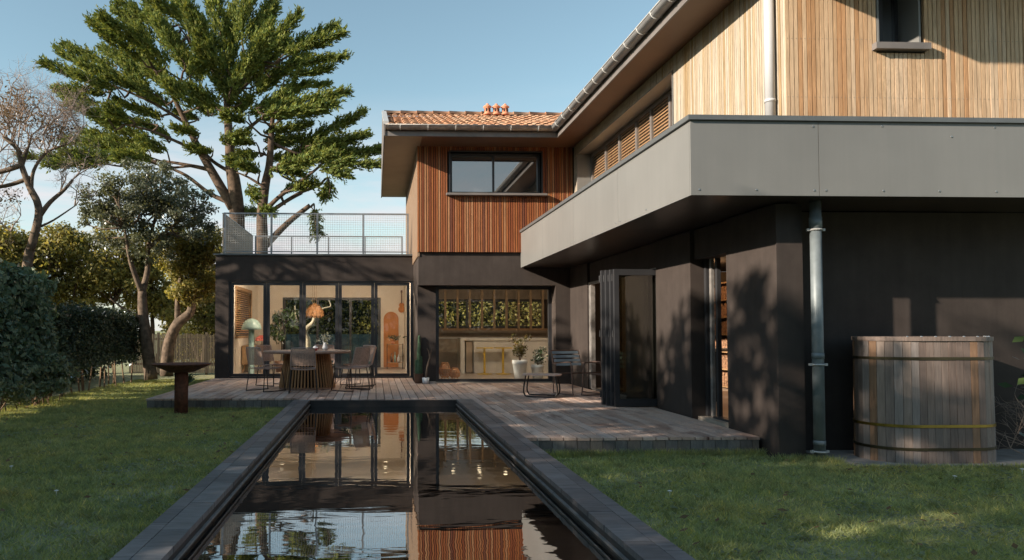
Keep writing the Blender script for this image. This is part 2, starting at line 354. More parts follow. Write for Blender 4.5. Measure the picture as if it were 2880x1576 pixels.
class MB:
    def __init__(s): s.v = []; s.f = []
    def add(s, vs, fs):
        k = len(s.v); s.v += [tuple(p) for p in vs]; s.f += [tuple(i + k for i in f) for f in fs]; return s
    def box(s, x0, x1, y0, y1, z0, z1):
        return s.hexa([(x0, y0, z0), (x1, y0, z0), (x1, y1, z0), (x0, y1, z0), (x0, y0, z1), (x1, y0, z1), (x1, y1, z1), (x0, y1, z1)])
    def hexa(s, p): return s.add(p, [(3, 2, 1, 0), (4, 5, 6, 7), (0, 1, 5, 4), (1, 2, 6, 5), (2, 3, 7, 6), (3, 0, 4, 7)])
    def quad(s, a, b, c, d): return s.add([a, b, c, d], [(0, 1, 2, 3)])
    def tube(s, pts, r, n=8, closed=False):
        pts = [Vector(p) for p in pts]; m = len(pts)
        rs = [r] * m if isinstance(r, (int, float)) else list(r)
        vs = []; fs = []; prev = None
        for i, p in enumerate(pts):
            if closed: d = pts[(i + 1) % m] - pts[i - 1]
            else: d = pts[min(i + 1, m - 1)] - pts[max(i - 1, 0)]
            d.normalize()
            if prev is None:
                u = d.cross(Vector((0, 0, 1)));
                if u.length < 1e-3: u = d.cross(Vector((1, 0, 0)))
            else: u = prev - d * prev.dot(d)
            u.normalize(); v = d.cross(u); prev = u
            for k in range(n):
                a = 2 * math.pi * k / n
                vs.append(p + (u * math.cos(a) + v * math.sin(a)) * rs[i])
        for i in range(m if closed else m - 1):
            j = (i + 1) % m
            for k in range(n):
                fs.append((i * n + k, i * n + (k + 1) % n, j * n + (k + 1) % n, j * n + k))
        if not closed:
            fs.append(tuple(range(n))[::-1]); fs.append(tuple((m - 1) * n + k for k in range(n)))
        return s.add(vs, fs)
    def lathe(s, prof, c=(0, 0, 0), n=20, sx=1.0, sy=1.0):
        vs = []; fs = []; m = len(prof)
        for (r, z) in prof:
            for k in range(n):
                a = 2 * math.pi * k / n; vs.append((c[0] + r * math.cos(a) * sx, c[1] + r * math.sin(a) * sy, c[2] + z))
        for i in range(m - 1):
            for k in range(n): fs.append((i * n + k, i * n + (k + 1) % n, (i + 1) * n + (k + 1) % n, (i + 1) * n + k))
        if prof[0][0] > 1e-4: fs.append(tuple(range(n))[::-1])
        if prof[-1][0] > 1e-4: fs.append(tuple((m - 1) * n + k for k in range(n)))
        return s.add(vs, fs)
    def prism(s, poly, axis, a0, a1):
        def mk(p, a):
            if axis == 'x': return (a, p[0], p[1])
            if axis == 'y': return (p[0], a, p[1])
            return (p[0], p[1], a)
        n = len(poly)
        vs = [mk(p, a0) for p in poly] + [mk(p, a1) for p in poly]
        fs = [tuple(range(n))[::-1], tuple(range(n, 2 * n))] + [(i, (i + 1) % n, n + (i + 1) % n, n + i) for i in range(n)]
        return s.add(vs, fs)
    def mesh(s, name, mat, o=Vector((0, 0, 0)), smooth=False):
        me = bpy.data.meshes.new(name)
        me.from_pydata([(p[0] - o.x, p[1] - o.y, p[2] - o.z) for p in s.v], [], s.f)
        me.materials.append(MT[mat])
        if smooth:
            me.polygons.foreach_set('use_smooth', [len(f) <= 4 for f in s.f])
        me.update(); return me
    def build(s, name, mat, parent=None, smooth=False):
        o = org(parent) if parent is not None else Vector((0, 0, 0))
        return link(name, s.mesh(name, mat, o, smooth), parent)
def B(x0, x1, y0, y1, z0, z1): return MB().box(x0, x1, y0, y1, z0, z1)
def bevelbox(bv=0.06):
    """unit cube with chamfered edges around its long z axis"""
    h = 0.5; c = bv
    ring = [(-h + c, -h), (h - c, -h), (h, -h + c), (h, h - c), (h - c, h), (-h + c, h), (-h, h - c), (-h, -h + c)]
    return MB().prism(ring, 'z', -0.5, 0.5)
UNIT = {}
def unit(mat, kind='box'):
    k = (mat, kind)
    if k not in UNIT:
        mb = B(-.5, .5, -.5, .5, -.5, .5) if kind == 'box' else bevelbox(0.08)
        UNIT[k] = mb.mesh('unit_' + mat, mat)
    return UNIT[k]
def ubox(name, mat, parent, x0, x1, y0, y1, z0, z1, rot=None, kind='box'):
    return link(name, unit(mat, kind), parent, ((x0 + x1) / 2, (y0 + y1) / 2, (z0 + z1) / 2), rot, (x1 - x0, y1 - y0, z1 - z0))
def npmesh(name, verts, nper, mat):
    """verts (N*nper,3) array: N separate faces of nper corners"""
    N = len(verts) // nper
    me = bpy.data.meshes.new(name)
    me.vertices.add(len(verts)); me.vertices.foreach_set('co', np.asarray(verts, np.float32).ravel())
    me.loops.add(len(verts)); me.loops.foreach_set('vertex_index', np.arange(len(verts), dtype=np.int32))
    me.polygons.add(N); me.polygons.foreach_set('loop_start', np.arange(0, len(verts), nper, dtype=np.int32))
    me.materials.append(MT[mat]); me.update(calc_edges=True); return me
def unitv(a): return a / np.maximum(1e-9, np.linalg.norm(a, axis=-1, keepdims=True))
def leafverts(pts, size, rng, normal_bias=None, bias=0.5, elong=1.9, axis=None, axw=0.0):
    n = len(pts)
    nr = unitv(rng.normal(size=(n, 3)))
    if normal_bias is not None: nr = unitv(nr * (1 - bias) + normal_bias * bias)
    t = unitv(rng.normal(size=(n, 3)))
    if axis is not None: t = unitv(t * (1 - axw) + axis * axw)
    u = unitv(t - nr * np.sum(t * nr, 1, keepdims=True)); v = np.cross(nr, u)
    sz = size * rng.uniform(0.6, 1.3, (n, 1))
    L = u * sz * 0.5 * math.sqrt(elong) ; W = v * sz * 0.5 / math.sqrt(elong)
    q = np.stack([pts - L, pts - W * 0.95, pts + L, pts + W * 0.95], 1)
    return q.reshape(-1, 3)
def shellpts(centers, radii, n, rng, lo=0.55):
    k = rng.integers(0, len(centers), n)
    d = unitv(rng.normal(size=(n, 3)))
    r = lo + (1 - lo) * rng.random((n, 1)) ** 0.8
    return centers[k] + d * r * radii[k], d
def crown(lobes, nclump, nleaf, size, rng, cl=(0.22, 0.4), up=0.35, lo=0.45, elong=1.9):
    """lobes: (cx,cy,cz,rx,ry,rz). clumps spread through the lobes, leaves spread in the clumps"""
    L = np.array(lobes, float); vol = L[:, 3] * L[:, 4] * L[:, 5]; p = vol ** 0.7; p /= p.sum()
    k = rng.choice(len(L), nclump, p=p)
    d = unitv(rng.normal(size=(nclump, 3))); rr = 0.30 + 0.72 * rng.random((nclump, 1)) ** 0.55
    cc = L[k, :3] + d * rr * L[k, 3:]
    cr = rng.uniform(cl[0], cl[1], (nclump, 1)) * np.array([[1.15, 1.15, 0.75]])
    pts, dd = shellpts(cc, cr, nleaf, rng, lo)
    nb = unitv(dd + np.array([[0, 0, up * 1.5]]))
    return leafverts(pts, size, rng, nb, 0.55, elong), cc
def T(px, py, Y):
    """photo direction -> point at distance Y (used for tree limbs only)"""
    f = np.array([math.sin(YAW) * math.cos(PITCH), math.cos(YAW) * math.cos(PITCH), math.sin(PITCH)])
    r = np.array([math.cos(YAW), -math.sin(YAW), 0.0]); u = np.cross(r, f)
    d = f + r * (px - PCX) / FPX - u * (py - PCY) / FPX
    return np.array([0, 0, CAMH]) + d * (Y / d[1])
def smoothpts(pts, n=4):
    pts = [Vector(p) for p in pts]; out_ = []
    for i in range(len(pts) - 1):
        p0 = pts[max(i - 1, 0)]; p1 = pts[i]; p2 = pts[i + 1]; p3 = pts[min(i + 2, len(pts) - 1)]
        for k in range(n):
            t = k / n
            out_.append(0.5 * ((2 * p1) + (p2 - p0) * t + (2 * p0 - 5 * p1 + 4 * p2 - p3) * t * t + (3 * p1 - p0 - 3 * p2 + p3) * t ** 3))
    out_.append(pts[-1]); return out_
def limb(mb, pts, r0, r1, n=8, sm=4):
    q = smoothpts(pts, sm); m = len(q)
    mb.tube(q, [r0 + (r1 - r0) * i / (m - 1) for i in range(m)], n)
    return q

# ================================================================== GROUND
PX0, PX1, PY0, PY1 = -1.08, 1.36, 2.2, 12.15          # pool inside
CW = 0.26
gb = MB(); G = -0.205
hx0, hx1, hy0, hy1 = PX0 - 0.05, PX1 + 0.05, PY0 - 0.05, PY1 + 0.05
E_ = 900
for (x0, x1, y0, y1) in ((-E_, hx0, -E_, E_), (hx1, E_, -E_, E_), (hx0, hx1, -E_, hy0), (hx0, hx1, hy1, E_)):
    gb.quad((x0, y0, G), (x1, y0, G), (x1, y1, G), (x0, y1, G))
tag(gb.build('lawn', 'lawn_ground'), kind='structure')

# ================================================================== POOL
pool = tag(MB().box(PX0 - 0.2, PX0, PY0 - 0.2, PY1 + 0.0, -1.5, -0.03).box(PX1, PX1 + 0.2, PY0 - 0.2, PY1, -1.5, -0.03)
           .box(PX0, PX1, PY0 - 0.2, PY0, -1.5, -0.03).box(PX0 - 0.2, PX1 + 0.2, PY1, PY1 + 0.2, -1.5, -0.012)
           .box(PX0, PX1, PY0, PY1, -1.5, -1.4).build('pool', 'pool_tile'), kind='structure')
rb = MB()
for x0, x1 in ((PX0, PX0 + 0.018), (PX1 - 0.018, PX1)): rb.box(x0, x1, PY0, PY1 - 0.01, -0.085, -0.072)
rb.build('water_rail', 'zinc_dull', pool)
tm = bevelbox(0.03).mesh('coping_tile', 'coping_tile')
def ctile(x0, x1, y0, y1):
    dz = random.uniform(-0.0012, 0.0012)
    link('coping_tile', tm, pool, ((x0 + x1) / 2, (y0 + y1) / 2, -0.015 + dz), None, (x1 - x0, y1 - y0, 0.036))
for side in (-1, 1):
    for row, (a, b_) in enumerate(((0.0, 0.158), (0.162, CW))):
        y = PY0 - 0.2 - (0.17 if row else 0)
        while y < PY1 + 0.02:
            y2 = min(y + 0.33, PY1 + 0.03)
            if y2 - y > 0.03:
                if side < 0: ctile(PX0 - b_ + 0.004, PX0 - a + 0.004, y, y2 - 0.004)
                else: ctile(PX1 + a - 0.004, PX1 + b_ - 0.004, y, y2 - 0.004)
            y = y2
wv = MB().quad((PX0 + 0.001, PY0 + 0.001, -0.115), (PX1 - 0.001, PY0 + 0.001, -0.115), (PX1 - 0.001, PY1 - 0.001, -0.115), (PX0 + 0.001, PY1 - 0.001, -0.115))
tag(wv.build('pool_water', 'water'), kind='structure')

# ================================================================== DECK
DL, DR = -3.85, 4.19
DFL, DFR, DFC = 12.45, 7.80, PY1 + 0.04
deck = tag(MB().box(DL + .02, PX0 - CW - .02, DFL + .03, 17.66, -0.2, -0.034).box(PX0 - CW - .018, PX1 + CW + .018, DFC + .17, 15.9, -0.2, -0.034)
           .box(PX1 + CW + .02, DR - .02, DFR + .03, 15.58, -0.2, -0.034).box(PX0 - CW - .018, 0.9, 15.902, 17.66, -0.2, -0.034).build('deck', 'membrane'), kind='structure')
bm_ = B(-.5, .5, -.5, .5, -.5, .5).mesh('board', 'deck_wood')
x = DL; bw = 0.1435; k = 0
while x < DR - 0.03:
    x1 = min(x + bw - 0.013, DR)
    xm = (x + x1) / 2
    if xm < PX0 - CW: y0 = DFL
    elif xm < PX1 + CW: y0 = DFC
    else: y0 = DFR
    yend = 17.68 if xm < 0.9 else (15.93 if xm < 3.85 else 15.6)
    y = y0 - 0.0; first = True
    while y < yend - 0.02:
        ln = random.choice((0.62, 0.95, 1.25)) if first else 1.25
        y2 = y + ln
        if yend - y2 < 0.35: y2 = yend
        link('board', bm_, deck, (xm, (y + y2) / 2, -0.016 + random.uniform(-.0015, .0015)), (0, random.uniform(-.006, .006), 0), (x1 - x, y2 - y - 0.009, 0.03))
        y = y2; first = False
    x += bw; k += 1
sk = B(-.5, .5, -.5, .5, -.5, .5).mesh('skirt_board', 'skirt_wood')
def skirts(x0, x1, y):
    x = x0
    while x < x1 - 0.02:
        xe = min(x + 0.137, x1)
        link('skirt_board', sk, deck, ((x + xe) / 2, y + 0.012, -0.135), (random.uniform(-.01, .01), 0, 0), (xe - x - 0.006, 0.022, 0.20))
        x = xe
skirts(PX1 + CW + 0.01, DR - 0.02, DFR + 0.01)
skirts(DL + 0.01, PX0 - CW - 0.01, DFL + 0.01)

# ================================================================== HOUSE
house = empty('house', (0.5, 17.7, 0), 0, 'two storey house with cedar slat upper floor over black rendered ground floor', 'house')
H_ = house
K = 'black_render'
# ---- dining block (left)
wl = MB().box(-3.85, -3.53, 17.7, 17.95, -.2, 2.96).box(-3.53, 0.93, 17.7, 17.95, 2.345, 2.96)
wl.box(-3.85, -3.6, 17.951, 18.7, -.2, 2.9).box(-3.85, -3.6, 21.0, 22.2, -.2, 2.9).box(-3.85, -3.6, 18.7, 21.0, -.2, 1.0).box(-3.85, -3.6, 18.7, 21.0, 2.2, 2.9)
wl.box(-3.85, -2.8, 22.2, 22.45, -.2, 2.9).box(0.17, 0.93, 22.2, 22.45, -.2, 2.9).box(-2.8, 0.17, 22.2, 22.45, 2.14, 2.9)
wl.build('wall', K, H_)
B(-3.86, 0.925, 17.952, 22.4, 2.62, 2.955).build('terrace_slab', K, H_)
MB().box(-3.90, 0.93, 17.66, 17.97, 2.961, 3.0).build('parapet_cap', 'cap_metal', H_)
ip = MB()
ip.box(-3.6, -3.55, 17.96, 18.7, .021, 2.5).box(-3.6, -3.55, 21.0, 22.15, .021, 2.5).box(-3.6, -3.55, 18.7, 21.0, .021, 1.0).box(-3.6, -3.55, 18.7, 21.0, 2.2, 2.5)
ip.box(-3.55, -2.8, 22.15, 22.198, .021, 2.5).box(0.17, 0.88, 22.15, 22.198, .021, 2.5).box(-2.8, 0.17, 22.15, 22.198, 2.14, 2.5)
ip.box(0.88, 0.928, 17.96, 22.15, .021, 2.5)
ip.build('inner_wall', 'plaster_cream', H_)
B(-3.598, 0.926, 17.955, 22.195, 2.502, 2.56).build('ceiling', 'ceiling_white', H_)
B(-3.598, 0.92, 17.78, 22.19, -.15, .02).build('inner_floor', 'floor_light', H_)
# folding glazed wall: outer frame and five leaves
fr_ = MB().box(-3.53, -3.50, 17.72, 17.86, 0, 2.345).box(0.86, 0.925, 17.72, 17.86, 0, 2.345).box(-3.50, 0.86, 17.72, 17.86, 2.315, 2.344).box(-3.50, 0.86, 17.72, 17.86, -.01, .03)
gw = fr_.build('glazed_wall', 'black_frame', H_)
for i in range(5):
    a = -3.495 + 0.8695 * i; c_ = a + 0.862
    f = MB().box(a, a + .075, 17.75, 17.81, .035, 2.31).box(c_ - .075, c_, 17.75, 17.81, .035, 2.31).box(a + .075, c_ - .075, 17.75, 17.81, 2.24, 2.31).box(a + .075, c_ - .075, 17.75, 17.81, .035, .10)
    if i == 4: f.tube([(c_ - .04, 17.75, 1.0), (c_ - .04, 17.70, 1.0), (c_ - .15, 17.70, 1.0)], .009, 6)
    f.build('door_leaf', 'black_frame', gw)
    B(a + .076, c_ - .076, 17.777, 17.785, .101, 2.239).build('pane', 'window_glass', gw)
# back window of the dining room
bwf = MB().box(-2.8, -2.72, 22.22, 22.3, .02, 2.14).box(.09, .17, 22.22, 22.3, .02, 2.14).box(-2.72, .09, 22.22, 22.3, 2.06, 2.14).box(-2.72, .09, 22.22, 22.3, .02, .08)
for xx in (-1.75, -0.75): bwf.box(xx - .035, xx + .035, 22.225, 22.295, .08, 2.06)
bwf = bwf.build('back_window', 'black_frame', H_)
for a, c_ in ((-2.72, -1.785), (-1.715, -.785), (-.715, .09)): B(a, c_, 22.255, 22.262, .08, 2.06).build('pane', 'window_glass', bwf)
# side window with wooden blind
sw = MB().box(-3.62, -3.53, 18.62, 18.7, .94, 2.28).box(-3.62, -3.53, 21.0, 21.08, .94, 2.28).box(-3.62, -3.53, 18.7, 21.0, 2.2, 2.28).box(-3.62, -3.53, 18.7, 21.0, .94, 1.0).build('side_window', 'oak', H_)
for i in range(22):
    z = 1.02 + i * .055
    MB().hexa([(-3.60, 18.72, z), (-3.55, 18.72, z + .018), (-3.55, 20.98, z + .018), (-3.60, 20.98, z), (-3.60, 18.72, z + .008), (-3.55, 18.72, z + .026), (-3.55, 20.98, z + .026), (-3.60, 20.98, z + .008)]).build('blind_slat', 'blind_wood', sw)
# ---- kitchen block
wk = MB().box(0.93, 4.22, 15.62, 15.95, 2.12, 2.828).box(3.90, 4.22, 15.62, 15.95, -.2, 2.12).box(0.93, 1.33, 15.952, 16.15, -.2, 2.82)
wk.box(0.93, 1.09, 16.152, 21.6, -.2, 2.82).box(1.331, 4.2, 15.952, 16.15, 2.122, 2.82).box(3.901, 4.2, 15.952, 16.15, -.2, 2.12)
wk.box(1.092, 1.75, 21.4, 21.6, -.2, 2.82).box(5.0, 5.7, 21.4, 21.6, -.2, 2.82).box(1.75, 5.0, 21.4, 21.6, -.2, 1.21).box(1.75, 5.0, 21.4, 21.6, 2.05, 2.82)
wk.build('wall', K, H_)
B(1.092, 5.7, 15.96, 21.395, -.15, 0.018).build('inner_floor', 'floor_light', H_)
B(1.092, 5.7, 16.152, 21.395, 2.42, 2.5).build('ceiling', 'ceiling_white', H_)
ik = MB().box(1.092, 1.12, 16.152, 21.39, .02, 2.42).box(5.6, 5.7, 16.16, 21.39, .02, 2.42).box(1.12, 5.6, 21.37, 21.398, .02, 1.2).box(1.12, 5.6, 21.37, 21.398, 2.06, 2.42)
ik.build('inner_wall', 'cabinet_tan', H_)
kw = MB().box(1.33, 1.40, 15.98, 16.06, .019, 2.12).box(3.83, 3.90, 15.98, 16.06, .019, 2.12).box(1.40, 3.83, 15.98, 16.06, 2.05, 2.12).box(1.40, 3.83, 15.98, 16.06, .019, .08)
kw = kw.build('kitchen_window', 'black_frame', H_)
B(1.40, 3.83, 16.012, 16.02, .081, 2.049).build('pane', 'window_glass', kw)
B(1.05, 1.32, 15.70, 15.94, .001, .035).build('threshold', 'concrete', H_)
kb = MB().box(1.75, 1.81, 21.42, 21.5, 1.21, 2.05).box(4.94, 5.0, 21.42, 21.5, 1.21, 2.05).box(1.81, 4.94, 21.42, 21.5, 1.21, 1.27).box(1.81, 4.94, 21.42, 21.5, 1.99, 2.05).box(2.68, 2.74, 21.42, 21.5, 1.27, 1.99).box(3.88, 3.94, 21.42, 21.5, 1.27, 1.99)
kb = kb.build('back_window', 'black_frame', H_)
B(1.81, 4.94, 21.455, 21.462, 1.27, 1.99).build('pane', 'window_glass', kb)
for i in range(14): B(3.95, 4.93, 21.405, 21.415, 1.28 + i * .05, 1.288 + i * .05).build('blind_slat', 'blind_wood', kb)
for i in range(9): ubox('ceiling_post', 'oak_post', H_, 1.975 + .352 * i, 2.035 + .352 * i, 20.77, 20.83, 1.2, 2.42)
B(1.9, 4.95, 20.76, 20.84, 1.14, 1.2).build('post_rail', 'oak', H_)
# ---- living wing, ground floor
ww = MB().box(4.22, 4.52, 14.35, 15.95, -.2, 2.49).box(4.22, 4.5, 9.6, 10.8, -.2, 2.49).box(4.22, 4.5, 7.5, 8.6, -.2, 2.49)
ww.box(4.5, 8.3, 8.02, 8.3, -.2, 2.49).box(4.27, 4.48, 8.6, 9.6, 2.1, 2.49).box(4.27, 4.48, 10.8, 14.35, 2.1, 2.49)
ww.build('wall', K, H_)
lv = MB().box(4.52, 8.2, 15.9, 15.95, .02, 2.45).box(8.2, 8.3, 8.3, 15.95, .02, 2.45).box(4.5, 8.2, 8.302, 8.34, .02, 2.45)
lv.build('inner_wall', 'cabinet_tan', H_)
B(4.3, 8.2, 8.31, 15.89, -.15, .012).build('inner_floor', 'floor_light', H_)
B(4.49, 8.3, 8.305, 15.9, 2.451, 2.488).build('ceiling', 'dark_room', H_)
# sliding door profiles between the two piers
sd_ = MB()
for yy, xx in ((9.53, 4.40), (9.34, 4.46)): sd_.box(xx, xx + .05, yy, yy + .06, .02, 2.1)
sd_.box(4.38, 4.49, 8.6, 9.33, 0.013, .04)
sd_.build('sliding_door_frame', 'black_frame', H_)
B(4.43, 4.47, 9.44, 9.50, .02, 2.1).build('sliding_door_edge', 'zinc_dull', H_)
# folded bifold leaves beside pier
for i, (yy, xa) in enumerate(((10.84, 3.60), (10.93, 3.57), (11.02, 3.53), (11.11, 3.49))):
    xb = xa + 0.72
    f = MB().box(xa, xa + .07, yy, yy + .065, .012, 2.075).box(xb - .07, xb, yy, yy + .065, .012, 2.075).box(xa + .07, xb - .07, yy, yy + .065, 1.985, 2.075).box(xa + .07, xb - .07, yy, yy + .065, .012, .12)
    for zz in (.12, 1.05, 1.9): f.tube([(xa - .008, yy + .07, zz), (xa - .008, yy + .07, zz + .1)], .011, 6)
    lf = f.build('folded_door', 'black_frame', H_)
    B(xa + .071, xb - .071, yy + .028, yy + .038, .121, 1.984).build('pane', 'door_glass', lf)
fd = MB().box(4.24, 4.27, 10.8, 14.35, 2.05, 2.10).box(4.25, 4.33, 14.2, 14.345, .013, 2.05).box(4.24, 4.34, 11.3, 14.2, 0.0, .012)
fd.build('door_track', 'zinc_dull', H_)
# ---- upper floor, far block
uf = MB().box(.955, 8.2, 15.851, 21.5, 2.84, 5.12)
WX0, WX1, WZ0, WZ1 = 1.61, 3.60, 4.10, 5.0
uf.box(.955, WX0, 15.605, 15.85, 2.835, 5.12).box(WX1, 4.36, 15.605, 15.85, 2.835, 5.12).box(WX0, WX1, 15.605, 15.85, 2.835, WZ0).box(WX0, WX1, 15.605, 15.85, WZ1, 5.12)
uf.build('upper_wall', 'membrane', H_)
cf = B(.93, 4.28, 15.598, 15.604, 2.832, 2.86).build('cladding_far', 'membrane', H_); cf.name = 'facade_cladding'
ORG[cf.name] = org(H_)
def slat_run(part, mat, axis, a0, a1, pitch, wdt, fixed0, fixed1, zf, holes=(), jig=0.002):
    """vertical slats along an axis; zf(a)->(z0,z1); holes: (a0,a1,z0,z1)"""
    a = a0
    while a + wdt <= a1:
        z0, z1 = zf(a)
        segs = [(z0, z1)]
        for (h0, h1, hz0, hz1) in holes:
            if a + wdt > h0 and a < h1:
                segs = [q for q in ((z0, min(z1, hz0)), (max(z0, hz1), z1)) if q[1] - q[0] > 0.02]
        d = random.uniform(-jig, jig)
        for (s0, s1) in segs:
            if axis == 'x': ubox('slat', mat, part, a, a + wdt, fixed0 + d, fixed1, s0, s1)
            else: ubox('slat', mat, part, fixed0 + d, fixed1, a, a + wdt, s0, s1)
        a += pitch
slat_run(cf, 'cedar_red', 'x', .905, 4.30, .0505, .035, 15.548, 15.597, lambda a: (2.83, 5.12), [(WX0 - .02, WX1 + .02, WZ0 - .06, WZ1 + .01)])
# west gable side slats (a fine texture of boards seen on edge)
ws = MB()
y = 15.6
while y < 21.45:
    ws.box(.905, .954, y, y + .040, 2.74, 5.12); y += .05
o = ws.build('side_slats', 'cedar_side', H_); o['kind'] = 'stuff'
# far window
fw = MB().box(WX0, WX0 + .06, 15.70, 15.80, WZ0, WZ1).box(WX1 - .06, WX1, 15.70, 15.80, WZ0, WZ1).box(WX0 + .06, WX1 - .06, 15.70, 15.80, WZ1 - .06, WZ1).box(WX0 + .06, WX1 - .06, 15.70, 15.80, WZ0, WZ0 + .06)
fw.box(2.555, 2.595, 15.705, 15.795, WZ0 + .06, WZ1 - .06)
fw.box(WX0 - .025, WX0, 15.54, 15.80, WZ0 - .03, WZ1 + .025).box(WX1, WX1 + .025, 15.54, 15.80, WZ0 - .03, WZ1 + .025).box(WX0, WX1, 15.54, 15.80, WZ1, WZ1 + .025)
fw = fw.build('upper_window', 'black_frame', H_)
B(WX0 + .061, 2.554, 15.745, 15.752, WZ0 + .061, WZ1 - .061).build('pane', 'mirror_glass', fw)
B(2.596, WX1 - .061, 15.755, 15.762, WZ0 + .061, WZ1 - .061).build('pane', 'mirror_glass', fw)
B(WX0 - .09, WX1 + .09, 15.42, 15.78, WZ0 - .058, WZ0 - .012).build('window_sill', 'fascia_grey', fw)
# ---- upper floor, right wing
RX, FY = 4.345, 7.45
OY0, OY1, OZ0, OZ1 = 10.30, 15.30, 3.42, 4.925
rw = MB().box(4.66, 8.2, 7.9, 15.849, 2.6, 5.12)
rw.box(RX, 4.659, FY, OY0, 2.6, 5.12).box(RX, 4.659, OY0, OY1, 2.6, OZ0).box(RX, 4.659, OY0, OY1, OZ1, 5.12).box(RX, 4.659, OY1, 15.604, 2.6, 5.12)
FX0, FX1, FZ0, FZ1 = 5.29, 5.76, 4.17, 5.3
rw.box(4.66, FX0, FY, 7.899, 2.6, 5.12).box(FX1, 8.2, FY, 7.899, 2.6, 5.12).box(FX0, FX1, FY, 7.899, 2.6, FZ0)
rw.prism([(RX, 5.121), (8.2, 5.121), (6.27, 5.80)], 'y', FY + .3, 15.8)
rw.build('upper_wall', 'membrane', H_)
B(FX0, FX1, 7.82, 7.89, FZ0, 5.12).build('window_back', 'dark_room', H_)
c2 = B(4.33, 8.2, 7.446, 7.449, 2.9, 2.95).build('gable_cladding', 'membrane', H_)
slat_run(c2, 'cedar_honey', 'x', 4.302, 7.6, .047, .0385, 7.405, 7.445, lambda a: (3.2, 5.25), [(FX0, FX1, FZ0 - .09, 9)])
c3 = B(4.341, 4.344, 7.5, 15.5, 2.9, 2.95).build('wing_cladding', 'membrane', H_)
slat_run(c3, 'cedar_pale', 'y', 7.41, 10.9, .047, .0375, 4.302, 4.340, lambda a: (3.2, 5.13), [(OY0, OY1, OZ0, OZ1)])
fs = MB(); y = 10.912
while y < 15.55:
    for s0, s1 in (((3.2, 5.13),) if y > OY1 else ((OZ1, 5.13),)):
        d = random.uniform(-.003, .003); fs.box(4.302 + d, 4.340, y, y + .0375, s0, s1)
    y += .047
o = fs.build('far_slats', 'cedar_pale', c3); o['kind'] = 'stuff'
# nail rows on gable slats
nm_ = MB()
xx = 4.302
while xx < 7.3:
    for zz in (3.60, 4.0 + .22):
        if not (FX0 - .05 < xx < FX1 and zz > FZ0 - .1): nm_.lathe([(.004, 0), (.003, .003), (0, .004)], (0, 0, 0), 5)
        k0 = len(nm_.v) - 15
        for q in range(k0, len(nm_.v)):
            vx, vy, vz = nm_.v[q]
            if abs(vx) < .1 and abs(vy) < .1: nm_.v[q] = (vx + xx + .019, 7.403 - vz, vy + zz)
    xx += .047
o = nm_.build('nail_row', 'zinc_dull', c2); o['kind'] = 'stuff'
# wing strip window: lining, mullions, panes, blinds
sl = MB().box(4.30, 4.66, OY0, OY1, OZ1 - .02, OZ1 - .001).box(4.30, 4.66, OY1 - .02, OY1 - .001, OZ0, OZ1 - .021).box(4.30, 4.62, OY0 + .001, OY0 + .02, OZ0, OZ1 - .021).build('window_lining', 'fascia_metal', H_)
ys = [10.34, 11.15, 11.93, 12.62, 13.52, 14.33, 15.26]
sm_ = MB().box(4.60, 4.655, OY0 + .02, OY1 - .02, OZ1 - .09, OZ1 - .022).box(4.60, 4.655, OY0 + .02, OY1 - .02, OZ0, OZ0 + .06)
for yy in ys: sm_.box(4.60, 4.655, yy - .035, yy + .035, OZ0 + .06, OZ1 - .09)
sm_ = sm_.build('strip_window', 'fascia_grey', H_)
for i in range(len(ys) - 1):
    a, c_ = ys[i] + .036, ys[i + 1] - .036
    B(4.615, 4.620, a, c_, OZ0 + .061, OZ1 - .091).build('pane', 'window_glass', sm_)
    mb = MB()
    for j in range(24):
        z = OZ0 + .08 + j * .057
        mb.hexa([(4.632, a, z), (4.652, a, z + .035), (4.652, c_, z + .035), (4.632, c_, z), (4.632, a, z + .005), (4.652, a, z + .040), (4.652, c_, z + .040), (4.632, c_, z + .005)])
    mb.build('blind', 'blind_wood', sm_)
# gable window
gwn = MB().box(FX0, FX0 + .02, 7.40, 7.78, FZ0, 5.12).box(FX1 - .02, FX1, 7.40, 7.78, FZ0, 5.12).build('gable_window', 'fascia_metal', H_)
MB().box(FX0 + .02, FX0 + .06, 7.70, 7.76, FZ0, 5.12).box(FX1 - .06, FX1 - .02, 7.70, 7.76, FZ0, 5.12).box(5.50, 5.54, 7.66, 7.72, FZ0, 5.12).box(FX0 + .06, FX1 - .06, 7.70, 7.76, FZ0, FZ0 + .05).build('frame', 'black_frame', gwn)
B(FX0 + .061, FX1 - .061, 7.725, 7.731, FZ0 + .051, 5.12).build('pane', 'mirror_glass', gwn)
MB().box(FX0 - .06, FX1 + .06, 7.33, 7.70, FZ0 - .07, FZ0 - .002).build('window_sill', 'fascia_grey', gwn)
# ---- balcony apron
BZ0, BZ1, BX, BY = 2.50, 3.25, 3.14, 7.10
bal = MB().box(BX + .03, 4.30, BY + .03, 15.6, 2.515, 3.1).box(4.301, 8.4, BY + .03, 7.40, 2.515, 3.1).build('balcony', 'membrane', H_)
def screws(mb, pts, nrm):
    for p in pts:
        k0 = len(mb.v); mb.lathe([(.011, 0), (.009, .005), (0, .008)], (0, 0, 0), 8)
        for q in range(k0, len(mb.v)):
            x_, y_, z_ = mb.v[q]
            mb.v[q] = (p[0] + x_, p[1] - z_, p[2] + y_) if nrm == 'y' else (p[0] - z_, p[1] + x_, p[2] + y_)
yb = [15.598, 13.55, 11.41, 9.28, BY + .028]
for i in range(4):
    B(BX, BX + .028, yb[i + 1] + .003, yb[i] - .003, BZ0, BZ1).build('fascia_panel', 'fascia_metal', bal)
xb_ = [BX, 4.446, 7.02, 8.4]
for i in range(3): B(xb_[i] + (.0 if i == 0 else .003), xb_[i + 1] - .003, BY, BY + .026, BZ0, BZ1).build('fascia_panel', 'fascia_metal', bal)
sp = MB()
